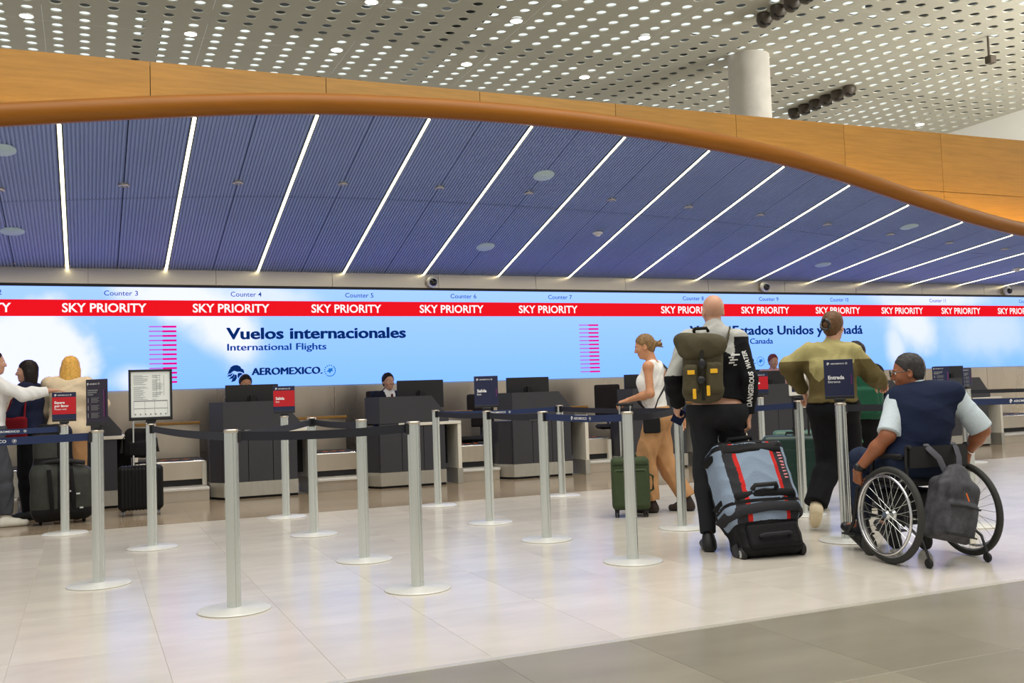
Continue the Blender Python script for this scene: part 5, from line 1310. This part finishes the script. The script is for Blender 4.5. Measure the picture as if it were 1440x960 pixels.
wm = person('man in navy vest and pale blue shirt sitting in a wheelchair, looking left', (WX, WY, 0), WA, J, 'brown', .006, bulk=1.1, armr=(.05, .045, .040, .028), hand=dict(
    L=((.25, .35, -.9), (.85, 0, .2), (0, .8, .5), 1.1), R=((-.1, .2, -1), (-.9, 0, 0), (0, .9, .3), 1.0)))
hair_shell(J, wm, HG, 'short', .006, 1.0)
VE = fabric('vest_navy', (24, 33, 58), .06); PB = fabric('shirt_pale', (196, 208, 214), .03); JN = fabric('jeans_dark', (34, 44, 66), .1)
top(J, wm, PB, 'shirt', .016, .007, sleeve=.96, amp=.004, bulk=1.1, hem=-.02, armo=.018, collar=True, armr=(.05, .054, .04, .03))
Jv = dict(J); Jv['shL'] = (-.062, .135, 1.035); Jv['shR'] = (.226, -.015, 1.055)
top(Jv, wm, VE, 'vest', .034, .007, sleeve=0, amp=.005, bulk=1.08, hem=-.03, collar=False, seed=21, belly=.02)
trousers(J, wm, JN, o=.02, h=.008, amp=.007, waist=.05, bulk=1.1, end=.96)
for s in 'LR': shoe(J, s, wm, [SHB, SOLE], .008)
c, R = head_frame(J); Rm = Matrix(R.tolist()).to_4x4(); Th = Matrix.Translation(c) @ Rm
mb = MB()
for sx in (-1, 1):
    mb.lathe([(.001, -.002), (.023, -.002), (.024, 0), (.023, .002), (.001, .002)], 16, T=Th @ Matrix.Translation((sx * .031, .108, .004)) @ Matrix.Rotation(PI / 2, 4, 'X'), cap=False)
    mb.tube([(sx * .052, .106, .010), (sx * .072, .08, .010), (sx * .084, -.01, .008)], .003, 6, T=Th)
mb.tube([(-.012, .110, .008), (.012, .110, .008)], .003, 6, T=Th); mb.build('glasses', M['glass'], wm, smooth=50)
w_ = np.array(J['wrL']); e_ = np.array(J['elL']); u = nrm(e_ - w_)
S = SDF(); S.cone(w_ + u * .015, w_ + u * .045, .035, .036, cap=(1, 1)); S.ell(w_ + u * .03 + np.array((-.036, -.005, .0)), (.01, .02, .02)); sdf_build(S, 'wristwatch', M['black'], wm, .005)
w_ = np.array(J['wrR']); u = nrm(np.array(J['elR']) - w_); q = Vector(u).to_track_quat('Z', 'Y').to_matrix()
MB().tube([tuple(Vector(w_ + u * .03) + q @ Vector((.036 * math.cos(a), .036 * math.sin(a), 0))) for a in np.linspace(0, 2 * PI, 20, endpoint=False)], .004, 6, closed=True, up=u).build('bracelet', M['chrome'], wm, smooth=60)
CM = P('camo_grey', (34, 34, 38), .7, col2=(78, 78, 84), scale=13, bump=.2, bscale=50); 
wb_ = thing('backpack', 'dark grey camouflage backpack hanging on the wheelchair backrest', 'backpack', (WX, WY, 0), -math.radians(WA))
S = SDF(); S.box((-.035, -.235, .34), (.15, .085, .19), RY(.26), .05, .05); S.ell((.03, -.225, .53), (.085, .065, .09), None, .06); S.box((-.04, -.325, .29), (.115, .025, .11), RY(.26), .03, .015); S.disp = folds(.005, 18, 31)
sdf_build(S, 'body', CM, wb_, .007)
MB().tube([(-.13, -.347, .39), (-.02, -.354, .375), (.09, -.347, .34)], .006, 6).tube([(-.17, -.345, .22), (-.06, -.354, .20), (.05, -.345, .17)], .006, 6).build('zipper', M['blackm'], wb_)
MB().tube([(.0, -.335, .45), (.005, -.35, .40)], .004, 6).build('pull_cord', M['orange'], wb_)
for (a, b) in ((-.10, -.02), (.11, .08)): MB().tube([(a, -.125, .745), (a, -.15, .72), (lerp(a, b, .5), -.19, .66), (b, -.20, .56)], .022, 8, sq=.25, up=(0, 1, 0)).build('strap', fabric('strap_grey', (86, 86, 92)), wb_, smooth=60)
MB().box((.0, -.35, .145), (.04, -.338, .178), c=.003).build('badge', M['desk'], wb_)
S = SDF(); S.ell((.16, -.2, .40), (.02, .03, .035)); sdf_build(S, 'side_buckle', M['blackm'], wb_, .006)
